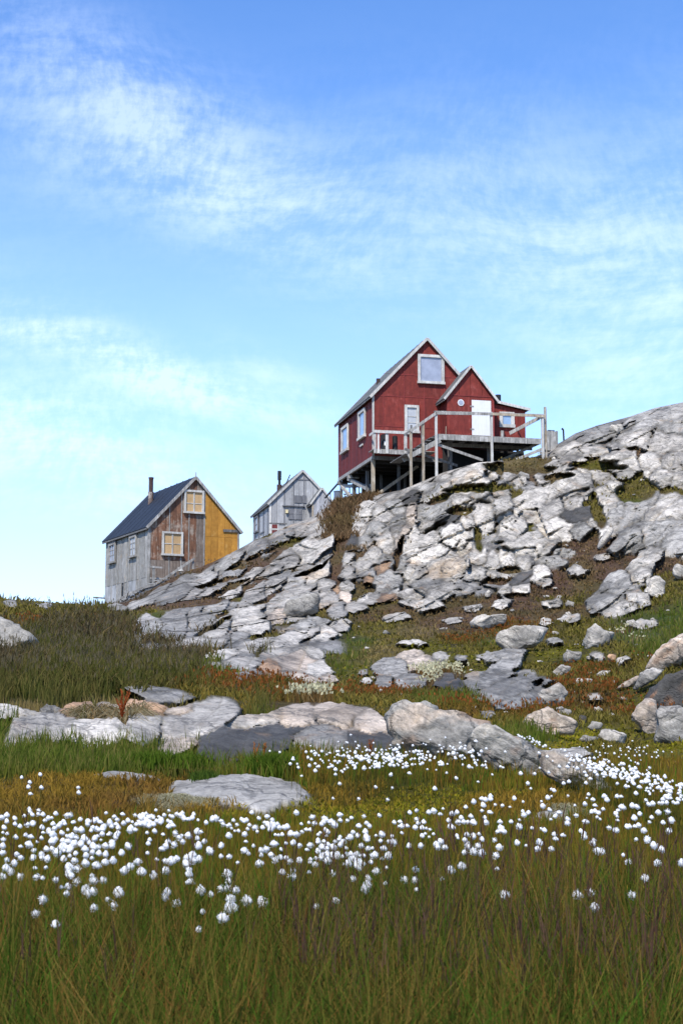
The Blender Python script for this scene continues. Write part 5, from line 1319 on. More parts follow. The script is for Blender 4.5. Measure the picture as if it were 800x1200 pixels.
# door and round window
d = part('door', box(dx0, dx1, EY - .05, EY - .01, dz0, dz1), W_CLEAN, rh)
part('hinge', box(dx0 - .10, dx0 + .12, EY - .065, EY - .051, dz1 - .42, dz1 - .34), W_GREY, d); part('hinge', box(dx0 - .10, dx0 + .12, EY - .065, EY - .051, dz0 + .3, dz0 + .38), W_GREY, d)
part('door_frame', box(dx0 - .07, dx0 - .004, EY - .04, EY - .015, dz0, dz1 + .06), W_RED, rh); part('door_frame', box(dx1 + .004, dx1 + .07, EY - .04, EY - .016, dz0, dz1 + .06), W_RED, rh)
rx_, rz_ = fr.F(539.4, 472, EY)
wn = part('round_window', cyl((rx_, EY - .05, rz_), (rx_, EY - .01, rz_), .19, 28), W_CLEAN, rh, label='small round white porthole')
part('pane', cyl((rx_, EY - .058, rz_), (rx_, EY - .0505, rz_), .14, 24), G_CURT, wn)

# lean-to at the right
LY0 = -.3
lx0 = ex1 + .025; lx1 = fr.F(615, 490, LY0)[0]
lt0 = fr.F(578.5, 470.5, LY0)[1]; lt1 = fr.F(615, 480.5, LY0)[1]; lb_ = fr.F(600, 511, LY0)[1]
part('wall', prism([(lx0, lb_ - .5), (lx1, lb_ - .5), (lx1, lt1 - .06), (lx0, lt0 - .03)], 'y', LY0 + .02, 3.2), W_REDS, rh)
wx0, wx1, wz0, wz1 = rect(fr.F, (584.5, 483.5), (601.5, 500.5), LY0)
xs = np.linspace(lx0, lx1, 6)
for k in range(5):
    tz = lambda x: lt0 + (lt1 - lt0) * (x - lx0) / (lx1 - lx0) - .07
    part('wall_panel', prism([(xs[k] + .008, lb_ - .4), (xs[k + 1] - .008, lb_ - .4), (xs[k + 1] - .008, tz(xs[k + 1])), (xs[k] + .008, tz(xs[k]))], 'y', LY0 - .014, LY0 + .015), W_RED, rh)
window(rh, fr, wx0, wx1, wz0, wz1, fw=.2, gm=G_SKY, y=LY0 - .02, label='small square lean-to window with a wide white frame')
rx1 = lx1 + .25; rt1 = lt0 + (lt1 - lt0) * (rx1 - lx0) / (lx1 - lx0)
part('roof', prism([(lx0, lt0 + .03), (rx1, rt1 + .03), (rx1, rt1 + .10), (lx0, lt0 + .10)], 'y', LY0 - .2, 3.3), W_ROOFG, rh)
part('barge_board', prism([(lx0, lt0 - .04), (rx1, rt1 - .04), (rx1, rt1 + .12), (lx0, lt0 + .12)], 'y', LY0 - .235, LY0 - .203), W_WHITE, rh)
fx_, fz_ = fr.F(580.5, 467, 1.2); part('flue', cyl((fx_ + .15, 1.2, fz_ - .5), (fx_ + .15, 1.2, fz_ + .22), .17), W_BLACK, rh)

# ---- posts and logs under the house
def post(x, y, top, m=W_TAN, w_=.14, sink=1.1, parent=rh, name='post'):
    g = GR(x, y) - sink
    return part(name, box(x - w_ / 2, x + w_ / 2, y - w_ / 2, y + w_ / 2, g, top, .01), m, parent)
pz = -.005
post(.06, .25, -.20, W_TAN, .2); post(.5, 3.2, -.2, W_GREYD, .18); post(.35, 5.8, -.2, W_GREYD, .2)
for (x, y) in ((1.8, 1.0), (3.2, 1.0), (1.7, 4.5), (3.2, 4.5), (4.9, 1.2), (4.9, 4.5), (6.2, 1.2), (6.2, 5.0), (1.8, 8.0), (3.3, 8.0), (4.9, 8.0), (.12, 8.15), (2.5, 6.4)): post(x, y, -.2, W_GREYD, .15)
part('brace', beam((.15, .35, GR(.1, .3) + .1), (2.9, .8, -.35), .10, .16), W_TAN, rh)
part('brace', beam((.2, 7.9, -.55), (.9, 3.6, -1.15), .2, .2), W_GREY, rh); part('brace', beam((.1, 6.2, -.35), (.6, 3.0, -1.5), .18, .22), W_GREY, rh)
part('brace', beam((.1, 8.1, -.5), (.3, 5.4, -1.9), .14, .16), W_GREY, rh)
part('sill_beam', box(-.10, .6, 5.5, 5.75, -.42, -.22), W_GREY, rh); part('sill_beam', box(-.12, .5, 8.0, 8.25, -.45, -.22), W_GREYD, rh)
for k in range(5):
    part('rail', beam((.3 + k * .1, 8.3, -1.0 - .22 * k), (4.5, 8.3, -.9 - .22 * k), .05, .06), W_GREY, rh)
part('drain_pipe', cyl((-.15, 8.0, -.4), (-.9, 8.3, -1.3), .06), W_BLACK, rh)
for k in range(7): part('stilt', cyl((-.5 + k * .62, 8.5, -.5 if k > 1 else -.9), (-.5 + k * .62, 8.5, GR(-.5 + k * .62, 8.5) - .3), .035, 6), W_GREY, rh)

# ---- deck, stair and porch: one timber structure in front of the house
dk = empty('timber_deck', fr.o, fr.a, 'raised grey timber deck with railing and stair in front of the red house', 'deck')
DY = -4.1
dzt = fr.F(570, 511, DY)[1]; dxl = fr.F(512.5, 510, DY)[0]; dxr = fr.F(633, 513, DY)[0]
part('edge_beam', box(dxl, dxr, DY - .03, DY + .06, dzt - .32, dzt - .045), W_GREY, dk)
nbd = 17
for k in range(nbd):
    y0 = DY + (EY - .06 - DY) * k / nbd; y1 = DY + (EY - .06 - DY) * (k + 1) / nbd
    part('deck_board', box(dxl - .04, dxr + .04, y0 + .008, y1 - .008, dzt - .04, dzt), W_GREYD if k % 3 else W_GREY, dk)
for k in range(4): part('deck_board', box(ex1 + .05, dxr + .04, EY - .05 + k * .26, EY + .2 + k * .26, dzt - .04, dzt), W_GREY, dk)
for k in range(9): 
    x = dxl + .1 + (dxr - dxl - .2) * k / 8
    part('joist', box(x - .04, x + .04, DY + .065, EY - .05, dzt - .22, dzt - .042), W_DARK, dk)
part('cross_beam', box(dxl, dxr, -2.8, -2.68, dzt - .42, dzt - .225), W_GREYD, dk)
rail = fr.F(511, 484, DY)[1]
PM = W_TAN
def dpost(px, ptop, pbot, y=DY, w_=.13, m=W_GREY, x=None):
    x = fr.F(px, ptop, y)[0] if x is None else x
    return part('post', box(x - w_ / 2, x + w_ / 2, y - .11 - w_ / 2, y - .11 + w_ / 2, min(fr.F(px, pbot, y)[1], GR(x, y)) - .5, fr.F(px, ptop, y)[1], .01), m, dk), x
_, xa_ = dpost(509.8, 482.5, 558, m=W_WHITE); _, xb_ = dpost(574.5, 483.5, 540, m=W_WHITE); _, xc_ = dpost(634, 486, 539, m=W_WHITE)
dpost(637.3, 477.5, 530, y=DY + .18, w_=.12, m=W_TAN)
za, zb, zc_ = fr.F(510, 485, DY)[1], fr.F(574, 486, DY)[1], fr.F(633, 488.5, DY)[1]
part('top_rail', beam((xa_ - .06, DY - .205, za), (xb_, DY - .205, zb), .05, .15), W_GREY, dk); part('top_rail', beam((xb_ + .004, DY - .205, zb), (xc_ + .08, DY - .205, zc_), .05, .13), W_TAN, dk)
part('hand_rail', beam((xa_ - .1, DY - .11, za + .11), (xc_ + .1, DY - .11, zc_ + .10), .16, .045), W_GREY, dk)
# right end railing going back and its slanting board
part('side_rail', beam((xc_, DY, zc_), (xc_, -.4, zc_ - .02), .05, .13), W_GREY, dk)
part('slant_board', beam((xc_ - .12, DY + .05, zc_ - .05), (xc_ - 1.3, DY + 1.6, dzt + .55), .05, .2), W_GREY, dk)
part('post', box(xc_ - 1.25, xc_ - 1.1, -1.0, -.85, dzt + .002, dzt + 1.0), W_GREY, dk); part('post', box(xc_ - .5, xc_ - .37, .2, .33, dzt - 1.3, dzt + .8), W_TAN, dk)
part('side_panel', box(xc_ - 1.35, xc_ - .2, -.75, -.7, dzt + .02, dzt + .42), W_GREY, dk)
part('shade_sheet', box(ex0 + .05, lx1 - .1, -.25, -.2, -1.6, dzt - .06), W_DARK, dk)  # added dark sheet standing in for the shade under the deck
part('shade_sheet', box(.6, ex0 + .04, 4.9, 4.95, -1.5, -.36), W_DARK, dk)  # second added dark sheet, for the shade below the main floor
# braces beneath
b0 = fr.F(513, 521, DY); b1 = fr.F(566, 541, DY + .5)
part('brace', beam((b0[0], DY + .03, b0[1]), (b1[0], DY + .6, b1[1] + .1), .05, .15), W_GREY, dk)
b0 = fr.F(484, 530, DY); b1 = fr.F(545, 548, DY); part('brace', beam((b0[0] - .2, DY + 1.0, b0[1] + .35), (b1[0], DY + 1.4, b1[1] + .35), .05, .14), W_GREYD, dk)
b0 = fr.F(638, 525, DY); b1 = fr.F(603, 539, DY); part('brace', beam((b0[0], DY - .05, b0[1]), (b1[0], DY + .2, b1[1]), .05, .16), W_GREY, dk)
b0 = fr.F(632, 519, DY); part('brace', beam((b0[0], DY + .15, b0[1]), (b0[0] - 2.2, EY, dzt - 1.25), .06, .14), W_GREY, dk)
for (x, y) in ((dxl + 1.2, -2.7), (dxl + 3.4, -2.7), (dxr - .8, -2.6), (ex0 + .2, -.9), (ex1, -.9)):
    part('post', box(x - .06, x + .06, y - .06, y + .06, GR(x, y) - 1.1, dzt - .23), W_GREYD, dk)
part('skirt_plank', box(dxr - .9, dxr + .3, -1.5, -1.42, dzt - .75, dzt - .55), W_GREY, dk); part('skirt_plank', box(dxr - 1.2, dxr + .3, -1.6, -1.52, dzt - 1.0, dzt - .85), W_GREYD, dk)
# stair down to the small porch
SY0, SY1 = DY - .05, DY + 1.0
sx0, sz0 = fr.F(480, 531, DY); sx1, sz1 = fr.F(509, 511, DY)
for yy in (SY0, SY1): part('stringer', beam((sx0 - .1, yy, sz0 - .22), (sx1 + .3, yy, sz1 - .22), .06, .26), W_GREY, dk)
for k in range(6):
    f = (k + .5) / 6; x = sx0 + (sx1 - sx0) * f; z = sz0 + (sz1 - sz0) * f
    part('stair_tread', box(x - .14, x + .14, SY0 + .035, SY1 - .035, z - .03, z + .012), W_GREYD, dk)
_, p1 = dpost(480.3, 503, 571, m=W_TAN); _, p2 = dpost(494.7, 493.5, 565, m=W_TAN)
z1_, z2_ = fr.F(480, 506, DY)[1], fr.F(509, 484.5, DY)[1]
part('stair_rail', beam((p1 - .06, DY - .205, z1_), (xa_, DY - .205, z2_), .05, .15), W_GREY, dk)
part('stair_rail', beam((p1 - .06, SY1, z1_), (xa_, SY1, z2_), .05, .12), W_GREYD, dk); 
for px in (487.5, 500.0): 
    x, z = fr.F(px, 508, DY); part('post', box(x - .05, x + .05, SY1 - .1, SY1 - .03, dzt - .9, z + .65), W_GREYD, dk)
# porch platform
PY0 = -1.1
qx0 = fr.F(438, 528, PY0)[0]; qx1 = fr.F(479, 530, PY0)[0] ; qz = fr.F(455, 526.5, PY0)[1]
part('porch_beam', box(qx0, qx1 + 1., PY0, PY0 + .07, qz - .26, qz - .045), W_GREY, dk)
for k in range(5): part('porch_board', box(qx0 - .03, qx1 + 1.6, PY0 + k * .212 + .008, PY0 + k * .212 + .2, qz - .04, qz), W_GREY, dk)
part('porch_board', box(p1 - .3, sx0 + .3, SY0, PY0 - .01, sz0 - .06, sz0 - .02), W_GREYD, dk)
for px, w_ in ((439, .10), (442.8, .10), (453, .17), (474.5, .17)):
    x, z = fr.F(px, 505, PY0); part('porch_post', box(x - w_ / 2, x + w_ / 2, PY0 - .07, PY0 - .002, qz - .25, z), W_WHITE, dk)
x0, z0 = fr.F(438.5, 505, PY0); x1, z1 = fr.F(477, 505, PY0)
part('porch_rail', box(x0 - .1, x1 + .1, PY0 - .13, PY0 - .072, z0 - .12, z0 + .04), W_WHITE, dk)
part('porch_rail', beam((x0, PY0 - .08, z0 - .05), (x0, -.05, z0 - .05), .05, .14), W_WHITE, dk)
# things on the deck
x, z = fr.F(450.5, 524, PY0 + .45); bz = qz
st_ = empty('black_canister', fr.o + fr.ex * x + fr.ey * (PY0 + .45) + Vector((0, 0, bz)), fr.a, 'black upright canister with a white tag on the small porch of the red house', 'canister')
part('body', cyl((0, 0, 0), (0, 0, .88), .24, 20), W_BLACK, st_); part('lid', cyl((0, 0, .881), (0, 0, .93), .16, 16), W_BLACK, st_); part('tag', box(-.09, .03, -.262, -.243, .25, .5), W_CLEAN, st_)
st2 = empty('black_canister', fr.o + fr.ex * (x + .62) + fr.ey * (PY0 + .5) + Vector((0, 0, bz)), fr.a, 'plain black canister to the right of the tagged one on the small porch', 'canister')
part('body', cyl((0, 0, 0), (0, 0, .84), .15, 18), W_BLACK, st2); part('lid', cyl((0, 0, .841), (0, 0, .88), .1, 14), W_BLACK, st2)
x, z = fr.F(534, 509, EY - .5)
tb = empty('white_crate', fr.o + fr.ex * x + fr.ey * (EY - .5) + Vector((0, 0, dzt)), fr.a, 'low white crate on the deck left of the white door', 'crate')
part('side_panel', prism([(-.28, 0), (.30, 0), (.32, .36), (-.34, .36)], 'y', -.15, -.12), W_WHITE, tb); part('side_panel', prism([(-.28, 0), (.30, 0), (.32, .36), (-.34, .36)], 'y', .12, .15), W_WHITE, tb)
part('bottom_panel', box(-.27, .29, -.119, .119, .01, .04), W_WHITE, tb)
x, z = fr.F(522, 508, EY - .25)
bk_ = empty('broom', fr.o + fr.ex * x + fr.ey * (EY - .25) + Vector((0, 0, dzt)), fr.a, 'bare wooden broom leaning on the wall left of the cross gable', 'broom')
part('handle', cyl((0, 0, .12), (.08, .2, 1.0), .02, 8), W_TAN, bk_); part('brush', box(-.08, .08, -.05, .03, 0, .14), W_DARK, bk_)
x, z = fr.F(597, 508, LY0 - .5)
bn = empty('bench', fr.o + fr.ex * x + fr.ey * (LY0 - .5) + Vector((0, 0, dzt)), fr.a, 'long low whitish bench on the deck under the small lean-to window', 'bench')
part('seat', box(-.9, 1.2, -.2, .2, .26, .32), W_WHITE, bn); part('front_board', box(-.9, 1.2, -.22, -.203, .03, .27), W_WHITE, bn)
for xx in (-.8, 1.05): part('leg', box(xx, xx + .08, -.18, .18, 0, .258), W_WHITE, bn)
# crate-like box right of the deck, pole on the ridge, blue barrel
g0 = fr.F(644.5, 529, -1.); c0 = fr.o + fr.ex * g0[0] + fr.ey * (-1.) + Vector((0, 0, g0[1]))
bx = empty('plank_box', c0, fr.a, 'upright grey plank box standing right of the deck corner', 'box')
hb = fr.F(644, 506, -1)[1] - g0[1]
for k in range(5): part('plank', box(-.36 + k * .145, -.36 + k * .145 + .137, -.3, -.27, 0, hb - .03 * (k % 2)), W_GREY, bx)
part('back_panel', box(-.36, .36, -.26, .3, 0.02, hb - .06), W_GREYD, bx); part('lid', box(-.2, .2, -.2, .24, hb - .055, hb + .06), W_BLACK, bx)
part('foot_beam', box(-.8, .36, -.36, -.31, -.25, -.1), W_GREY, bx)
part('foot_beam', box(-.75, .3, -.3, .2, -.55, -.26), W_GREYD, bx)
Yp = 83.; pp_ = at(660.5, 519, Yp)
pl_ = empty('pipe', pp_, 0, 'thin dark pipe standing on the ridge right of the plank box', 'pipe')
hp_ = (at(659, 502, Yp) - pp_).z
part('tube', cyl((0, 0, -.4), (-.03, 0, hp_ - .1), .05, 10), W_BLACK, pl_); part('cap', cyl((-.03, 0, hp_ - .1), (-.12, 0, hp_), .06, 10), W_BLACK, pl_)
Yb = 90.; p0 = at(396, 592, Yb)
bb_ = empty('blue_drum', p0 + Vector((0, 0, -.2)), 0, 'blue grey drum standing by the far corner post of the red house', 'drum')
part('body', cyl((0, 0, 0), (0, 0, 1.05), .27, 18), W_BLUE, bb_); part('rim', cyl((0, 0, 1.051), (0, 0, 1.1), .29, 18), W_BLUE, bb_); part('rim', cyl((0, 0, .5), (0, 0, .56), .285, 18), W_BLUE, bb_)

# =================================================================== YELLOW AND BROWN HOUSE
fr = Frame(173.7, 675, 82.0, math.radians(27)); GR = fr.ground
EH = fr.F(172, 615)[1]; Wd = 5.6; hw = Wd / 2; Ln = 8.0
apz = fr.F(226.3, 560)[1]
yh = empty('yellow_house', fr.o, fr.a, 'old gabled house, front half brown boards and half ochre yellow, dark slate roof', 'house')
rh_keep = rh; rh = yh
gable = lambda x: EH + (apz - EH) * (1 - abs(x - hw) / hw)
part('wall', prism([(.03, .0), (Wd - .03, .0), (Wd - .03, EH - .05), (hw, apz - .06), (.03, EH - .05)], 'y', .04, Ln - .03), W_GREYD, yh)
edge = fr.F(239.4, 600)[0]
# front boards
xs = [.0, .50, 1.0, 1.48, 1.98, 2.45, 2.92, edge]
xs2 = list(np.linspace(edge, Wd, 6))
for j, (a_, b_) in enumerate(zip(xs[:-1], xs[1:])):
    zt = gable((a_ + b_) / 2)
    z_split = .95 if j > 1 else .0
    for (l_, h_, m) in ((-.15, .95, W_BROWNG), (.96, 99, W_BROWN if j not in (6,) else W_BROWNG)):
        ta, tb = min(h_, gable(a_) - .05), min(h_, gable(b_) - .05)
        pts = [(a_ + .008, l_), (b_ - .008, l_), (b_ - .008, tb)]
        if a_ < hw < b_ and h_ > apz: pts.append((hw, apz - .05))
        pts.append((a_ + .008, ta))
        part('board', prism(pts, 'y', -.03 - .008 * (j % 2), .035), m, yh)
for x in (1.24, 2.45, 1.98): part('batten', box(x - .03, x + .03, -.06, -.039, -.1, gable(x) - .08), W_GREY, yh)
part('trim_rail', box(.0, edge, -.058, -.04, -.16, -.08), W_GREY, yh)
zmid = fr.F(260, 623)[1]
for j, (a_, b_) in enumerate(zip(xs2[:-1], xs2[1:])):
    zz = zmid - .35
    part('board', box(a_ + .006, b_ - .006, -.045, .035, -.9, zz), W_OCHRE, yh)
    pts = [(a_ + .006, zz + .012), (b_ - .006, zz + .012), (b_ - .006, max(zz + .02, gable(b_) - .05)), (a_ + .006, gable(a_) - .05)]
    part('board', prism(pts, 'y', -.045, .035), W_OCHRE, yh)
part('corner_board', box(Wd - .06, Wd + .06, -.075, .06, -1., EH - .05), W_GREY, yh); part('corner_board', box(-.07, .09, -.07, .06, -1.6, EH - .1), W_GREY, yh)
part('batten', box(edge - .04, edge + .04, -.07, -.046, -.4, gable(edge) - .08), W_GREY, yh)
a_ = fr.F(261, 622); b_ = fr.F(279, 625)
part('nailed_plank', beam((a_[0], -.09, a_[1]), (b_[0] + .05, -.09, a_[1] + .02), .05, .16), W_GREYD, yh)
# gable top boards grey
gz = fr.F(226, 573)[1]
# side boards
for i in range(15):
    y0, y1 = Ln * i / 15, Ln * (i + 1) / 15
    part('board', box(-.035 - .012 * (i % 2), .025, y0 + .008, y1 - .008, -.05, EH - .03), W_SIDE if i % 4 else W_GREY, yh)
for y in (1.9, 3.3, 5.4): part('batten', box(-.075, -.048, y - .035, y + .035, -.04, EH - .04), W_GREY, yh)
roof_pair(yh, Wd, Ln, EH, apz, W_ROOF, W_GREY, ov=.2, fo=.16, strips=8, bo=W_GREY)
part('finial', cyl((hw, -.16, apz), (hw, -.16, apz + .32), .03, 8), W_GREY, yh)
# chimney
cy_ = 3.5; 
def roofz(x): return EH + (apz - EH) * x / hw
t = fr._hit(177.3, 560, fr.o + fr.ex * 1.9, fr.ex); cx_, cy_ = 1.9, t[1]
chm = part('chimney', cyl((cx_, cy_, roofz(cx_) - .2), (cx_, cy_, roofz(cx_) + .75), .17, 12), grain_mat('rusty_base', (.20, .14, .11), (.08, .055, .045), (.42, .38, .34), .5), yh)
part('flue', cyl((cx_, cy_, roofz(cx_) + .751), (cx_, cy_, t[2]), .14, 12), W_RUST, chm)
part('cap', cyl((cx_, cy_, t[2] - .08), (cx_, cy_, t[2] + .03), .16, 12), W_RUST, chm)
# windows
x0, x1, z0, z1 = rect(fr.F, (215, 575.5), (238.5, 601)); window(yh, fr, x0, x1, z0, z1, fw=.12, fm=W_WHITE, gm=W_PLY, y=-.05, bars=(.42,), mull=1, gname='plywood_sheet', label='upper window boarded with tan plywood')
x0, x1, z0, z1 = rect(fr.F, (189, 624), (214, 650.5)); window(yh, fr, x0, x1, z0, z1, fw=.12, fm=W_WHITE, gm=W_PLY, y=-.05, bars=(.5,), mull=1, gname='plywood_sheet', label='lower window boarded with tan plywood')
for q, gm_ in ((((130, 637), (137.5, 660)), G_CURT), (((154, 628), (162, 653)), G_DIRTY)):
    mx_, my_ = (q[0][0] + q[1][0]) / 2, (q[0][1] + q[1][1]) / 2
    yc0, yc1 = sorted((fr.L(q[0][0], my_)[0], fr.L(q[1][0], my_)[0])); zc = sorted((fr.L(mx_, q[0][1])[1], fr.L(mx_, q[1][1])[1]))
    wn = window(yh, fr, yc0, yc1, zc[0], zc[1], fw=.12, gm=gm_, y=-.075, side=True, bars=(.4, .7), mull=1, fm=W_GREY)
    part('lintel', box(-.15, -.05, yc0 - .1, yc1 + .1, zc[1] + .004, zc[1] + .14), W_GREYD, wn)
# foundation storey
fz = -2.1
part('foundation_wall', box(.02, .14, 0.1, Ln - .05, fz, -.055), W_GREYD, yh)
ys = [.1, 1.3, 1.95, 3.5, 4.2, 4.75, 5.6, 6.7, Ln - .02]
kinds = [W_GREY, W_SIDE, W_CONC, W_GREY, None, W_GREY, W_CONC, W_CONC]
for (a_, b_, m) in zip(ys[:-1], ys[1:], kinds):
    if m: part('foundation_panel', box(-.03, .02, a_ + .012, b_ - .012, fz, -.058), m, yh)
    else: part('doorway', box(-.005, .02, a_ + .03, b_ - .05, fz, -.25), W_BLACK, yh, label='dark doorway in the foundation wall')
    part('stud', box(-.06, -.031, a_ - .05, a_ + .05, fz, -.056), W_GREY, yh)
part('sill_beam', box(-.08, -.05, 0, Ln, -.14, -.02), W_GREYD, yh) if False else None
part('floor_beam', box(.09, edge + .6, -.05, .035, -.36, -.17), W_GREYD, yh)
part('underfloor', box(.15, Wd - .1, .3, Ln - .1, -.35, -.06), W_DARK, yh); part('underfloor_shade', box(.15, Wd - .1, 1.6, 1.7, fz, -.36), W_DARK, yh)  # near-black sheet stands in for shade in the gap below the floor
for x in (.9, 2.1, 3.3): part('post', box(x - .07, x + .07, -.02, .12, fz, -.361), W_GREYD, yh)
part('foundation_panel', box(-.03, .5, .045, .1, fz, -.37), W_SIDE, yh)
part('bracket', beam((-.05, Ln - .1, -.75), (-.8, Ln - .1, -.72), .06, .08), W_GREYD, yh)
# outside stair with handrail
stx = empty('wooden_stair', fr.o, fr.a, 'grey wooden stair with a long handrail climbing to the front of the yellow house', 'stair')
s0 = fr.F(132, 708, -1.3); s1 = fr.F(228, 655, -1.3)
N = 14; pts_ = []
for k in range(N + 1):
    px = 132 + (228 - 132) * k / N
    py = np.interp(px, [132, 150, 168, 180, 196, 212, 228], [707.5, 696.5, 688.5, 685.5, 676, 665, 654.5])
    pts_.append(fr.F(px, py, -1.3))
for k in range(N):
    part('handrail', beam((pts_[k][0], -1.3, pts_[k][1]), (pts_[k + 1][0] + .01, -1.3, pts_[k + 1][1]), .07, .13), W_GREY, stx)
for k in range(N):
    if k < 9: part('lower_rail', beam((pts_[k][0], -1.27, pts_[k][1] - .35), (pts_[k + 1][0], -1.27, pts_[k + 1][1] - .35), .05, .08), W_GREYD, stx)
for px in (140, 152, 165, 181, 198, 206, 227):
    py = np.interp(px, [132, 150, 168, 180, 196, 212, 228], [707.5, 696.5, 688.5, 685.5, 676, 665, 654.5])
    x, z = fr.F(px, py, -1.3); part('post', box(x - .05, x + .05, -1.26, -1.17, z - 1.1, z - .05), W_GREY, stx)
for k in range(9):
    px = 138 + k * 6.; py = 709 - k * 3.6
    x, z = fr.F(px, py, -.9); part('stair_tread', box(x - .16, x + .16, -1.25, -.3, z - .04, z + .02), W_GREY, stx)
a_ = fr.F(136, 714, -.9); b_ = fr.F(190, 681, -.9)
for yy in (-1.29, -.27): part('stringer', beam((a_[0], yy + .02, a_[1]), (b_[0], yy + .02, b_[1]), .04, .18), W_GREYD, stx)
x, z = fr.F(180, 664, -.4); part('post', box(x - .06, x + .06, -.5, -.4, z - 1.2, z + .05), W_GREY, stx)
a_ = fr.F(173, 664, -.5); part('hand_board', beam((a_[0], -.5, a_[1]), (a_[0] + .9, -.5, a_[1] - .02), .05, .1), W_GREY, stx)
lx, lz = fr.F(211.5, 667, -.4)
lp = empty('round_lamp', fr.o + fr.ex * lx + fr.ey * (-.35) + Vector((0, 0, lz)), fr.a, 'small round white bowl by the top of the yellow house stair', 'bowl')
part('bowl', cyl((0, 0, -.12), (0, 0, .1), .22, 18, .12), W_WHITE, lp); part('foot', cyl((0, 0, -1.0), (0, 0, -.121), .03, 8), W_GREY, lp)

# =================================================================== GREY HUT
fr = Frame(315.7, 632, 105.0, math.radians(13.4)); GR = fr.ground
EH = fr.F(315.5, 589)[1]; Wd = 4.95; hw = Wd / 2; Ln = 7.0; apz = fr.F(353.5, 552)[1]
gh = empty('grey_hut', fr.o, fr.a, 'weathered silver grey timber hut with a black stovepipe behind the rock ridge', 'house')
gable = lambda x: EH + (apz - EH) * (1 - abs(x - hw) / hw)
part('wall', prism([(.03, -.6), (Wd - .03, -.6), (Wd - .03, EH - .05), (hw, apz - .06), (.03, EH - .05)], 'y', .04, Ln - .03), W_HUTD, gh)
xs = list(np.linspace(0, Wd, 10))
tzr = fr.F(350, 562)[1]
for j, (a_, b_) in enumerate(zip(xs[:-1], xs[1:])):
    pts = [(a_ + .01, -.6), (b_ - .01, -.6), (b_ - .01, gable(b_) - .05)]
    if a_ < hw < b_: pts.append((hw, apz - .05))
    pts.append((a_ + .01, gable(a_) - .05))
    part('board', prism(pts, 'y', -.03 - .01 * (j % 2), .035), W_HUT, gh)
for x in (1.1, 1.8, 2.6, 3.9): part('batten', box(x - .035, x + .035, -.065, -.041, -.5, gable(x) - .08), W_HUTD, gh)
hx = (apz - tzr) / (apz - EH) * hw
part('trim_rail', box(hw - hx, hw + hx, -.07, -.042, tzr - .05, tzr + .05), W_HUTD, gh)
for i in range(11):
    y0, y1 = Ln * i / 11, Ln * (i + 1) / 11
    part('board', box(-.035 - .012 * (i % 2), .025, y0 + .01, y1 - .01, -.6, EH - .03), W_HUTD if i % 3 == 0 else W_HUT, gh)
roof_pair(gh, Wd, Ln, EH, apz, W_ROOFG, W_WHITE, ov=.18, fo=.15, strips=7, bo=W_WHITE)
part('corner_board', box(-.05, .12, -.09, -.045, -.5, EH - .1), W_WHITE, gh)
def flat(nm, p0_, p1_, m, parent, y=0., t_=.05):
    a_ = fr.F(p0_[0], p0_[1], y); b_ = fr.F(p1_[0], p1_[1], y)
    return part(nm, box(min(a_[0], b_[0]), max(a_[0], b_[0]), y - t_, y, min(a_[1], b_[1]), max(a_[1], b_[1])), m, parent)
s_ = flat('shutter', (338, 596), (354, 609), W_HUTD, gh, -.066, .03)
flat('shutter_slat', (338, 602), (354, 602.6), W_HUT, s_, -.097, .02); flat('shutter_slat', (345.8, 596), (346.5, 609), W_HUT, s_, -.097, .015)
flat('shutter', (345, 580.5), (353.5, 589.5), W_HUTD, gh, -.066, .03); flat('shutter', (354.2, 580.5), (359, 589.5), W_HUTD, gh, -.066, .035)
flat('ledge_board', (331, 592), (357, 594), W_HUTD, gh, -.066, .12)
l_ = flat('lamp', (334.5, 597.5), (337, 601.5), grain_mat('lamp_cream', (.75, .66, .38), (.6, .5, .3)), gh, -.066, .18)
for q, m_ in ((((300.0, 605), (303.8, 624)), W_BLUE),):
    yc0, yc1 = sorted((fr.L(q[0][0], 612)[0], fr.L(q[1][0], 612)[0])); zc = sorted((fr.L(302, q[0][1])[1], fr.L(302, q[1][1])[1]))
    window(gh, fr, yc0, yc1, zc[0], zc[1], fw=.12, gm=G_DIRTY, y=-.05, side=True, fm=W_HUTD, bars=(.5,))
yc0, yc1 = sorted((fr.L(305.5, 624)[0], fr.L(310.5, 624)[0])); zz = fr.L(308, 624)[1]; part('side_plank', box(-.08, -.05, yc0, yc1, zz - .05, zz + .05), W_HUTD, gh)
t = fr._hit(327.5, 552, fr.o + fr.ex * 1.55, fr.ex); 
cx_, cy_ = 1.55, t[1]; rz0 = EH + (apz - EH) * cx_ / hw
chm = part('chimney', cyl((cx_, cy_, rz0 - .2), (cx_, cy_, rz0 + .5), .2, 12), W_RUST, gh); part('flue', cyl((cx_, cy_, rz0 + .501), (cx_, cy_, t[2] - .7), .10, 12), W_BLACK, chm); part('cap', cyl((cx_, cy_, t[2] - .7), (cx_, cy_, t[2]), .15, 12), W_BLACK, chm)
part('vent_pipe', beam((hw - .9, 2.2, apz - .9), (hw - .5, 2.2, apz + .05), .07, .07), W_BLACK, gh)
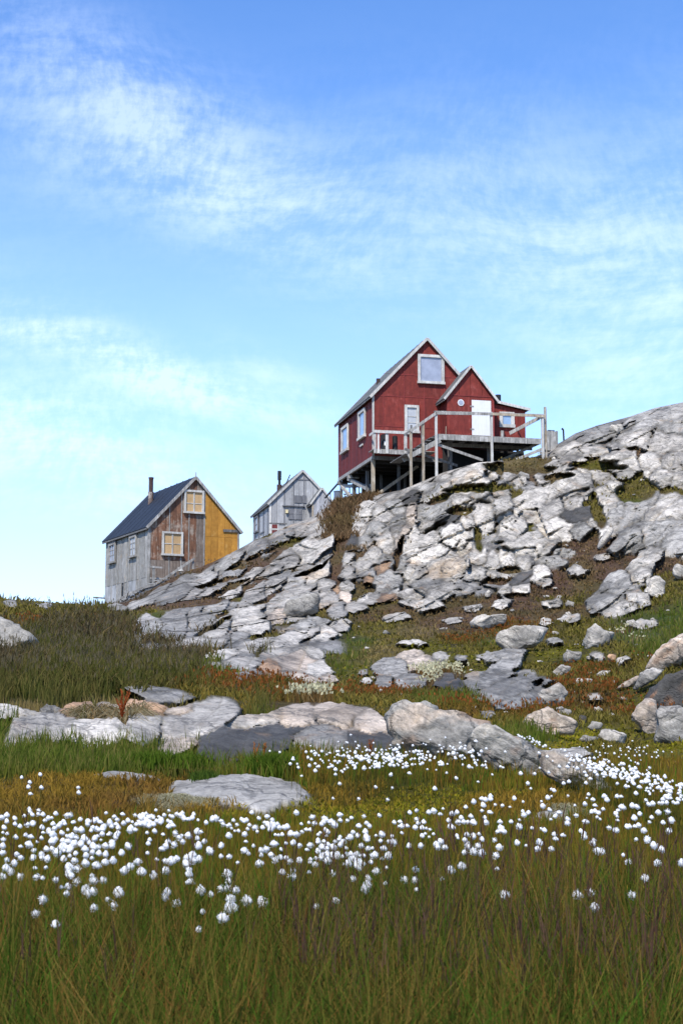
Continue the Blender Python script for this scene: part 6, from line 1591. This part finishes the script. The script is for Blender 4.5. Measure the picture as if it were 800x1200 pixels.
# annex with its own little gable
AY = -1.1
ax0 = fr.F(365.5, 600, AY)[0]; ax1 = fr.F(388.5, 600, AY)[0]; aw = ax1 - ax0; ae = fr.F(364, 588, AY)[1]; aa = fr.F(379.5, 572.5, AY)[1]
ag = lambda x: ae + (aa - ae) * (1 - abs(x - ax0 - aw / 2) / (aw / 2))
part('annex_wall', prism([(ax0 + .02, -.2), (ax1 - .02, -.2), (ax1 - .02, ae - .03), (ax0 + aw / 2, aa - .05), (ax0 + .02, ae - .03)], 'y', AY + .03, 1.2), W_HUTD, gh)
for j in range(5):
    a_, b_ = ax0 + aw * j / 5, ax0 + aw * (j + 1) / 5
    pts = [(a_ + .01, -.2), (b_ - .01, -.2), (b_ - .01, ag(b_) - .05)] + ([(ax0 + aw / 2, aa - .05)] if j == 2 else []) + [(a_ + .01, ag(a_) - .05)]
    part('board', prism(pts, 'y', AY - .02 - .01 * (j % 2), AY + .028), grain_mat('pale_hut_boards', (.46, .465, .48), (.34, .34, .35), (.54, .54, .55), .55, dirt=.2) if j == 0 else bpy.data.materials['pale_hut_boards'], gh)
part('corner_board', box(ax0 - .02, ax0 + .12, AY - .06, AY - .032, -.2, ae), W_TAN, gh)
roof_pair(gh, aw, 2.2, ae, aa, W_ROOFG, W_WHITE, ov=.16, fo=.12, y0=AY, x0=ax0, barge=.13, bk=0)
# low hatch with red boards by the hut
hx0, hz0 = fr.F(317, 613, -.9); hx1, hz1 = fr.F(336, 626, -.9)
ht = empty('coal_hatch', fr.o + fr.ex * hx0 + fr.ey * (-.9), fr.a, 'low white framed hatch with red boards against the front of the grey hut', 'hatch')
Wh = hx1 - hx0
part('top_rail', box(-.1, Wh, -.06, .0, hz0 - .06, hz0 + .03), W_GREYD, ht); part('mid_rail', box(0, Wh, -.05, -.002, hz0 - .5, hz0 - .40), W_WHITE, ht)
for x in (0, .52, Wh - .1): part('post', box(x, x + .09, -.045, .0, hz0 - 1.1, hz0 - .061), W_WHITE, ht)
part('red_board', box(.1, .51, -.03, .0, hz0 - .38, hz0 - .09), W_REDP, ht); part('red_board', box(.1, .51, -.03, .0, hz0 - .9, hz0 - .52), W_REDP, ht)
part('back_panel', box(.6, Wh, .004, .04, hz0 - 1.1, hz0 - .07), W_HUT, ht)
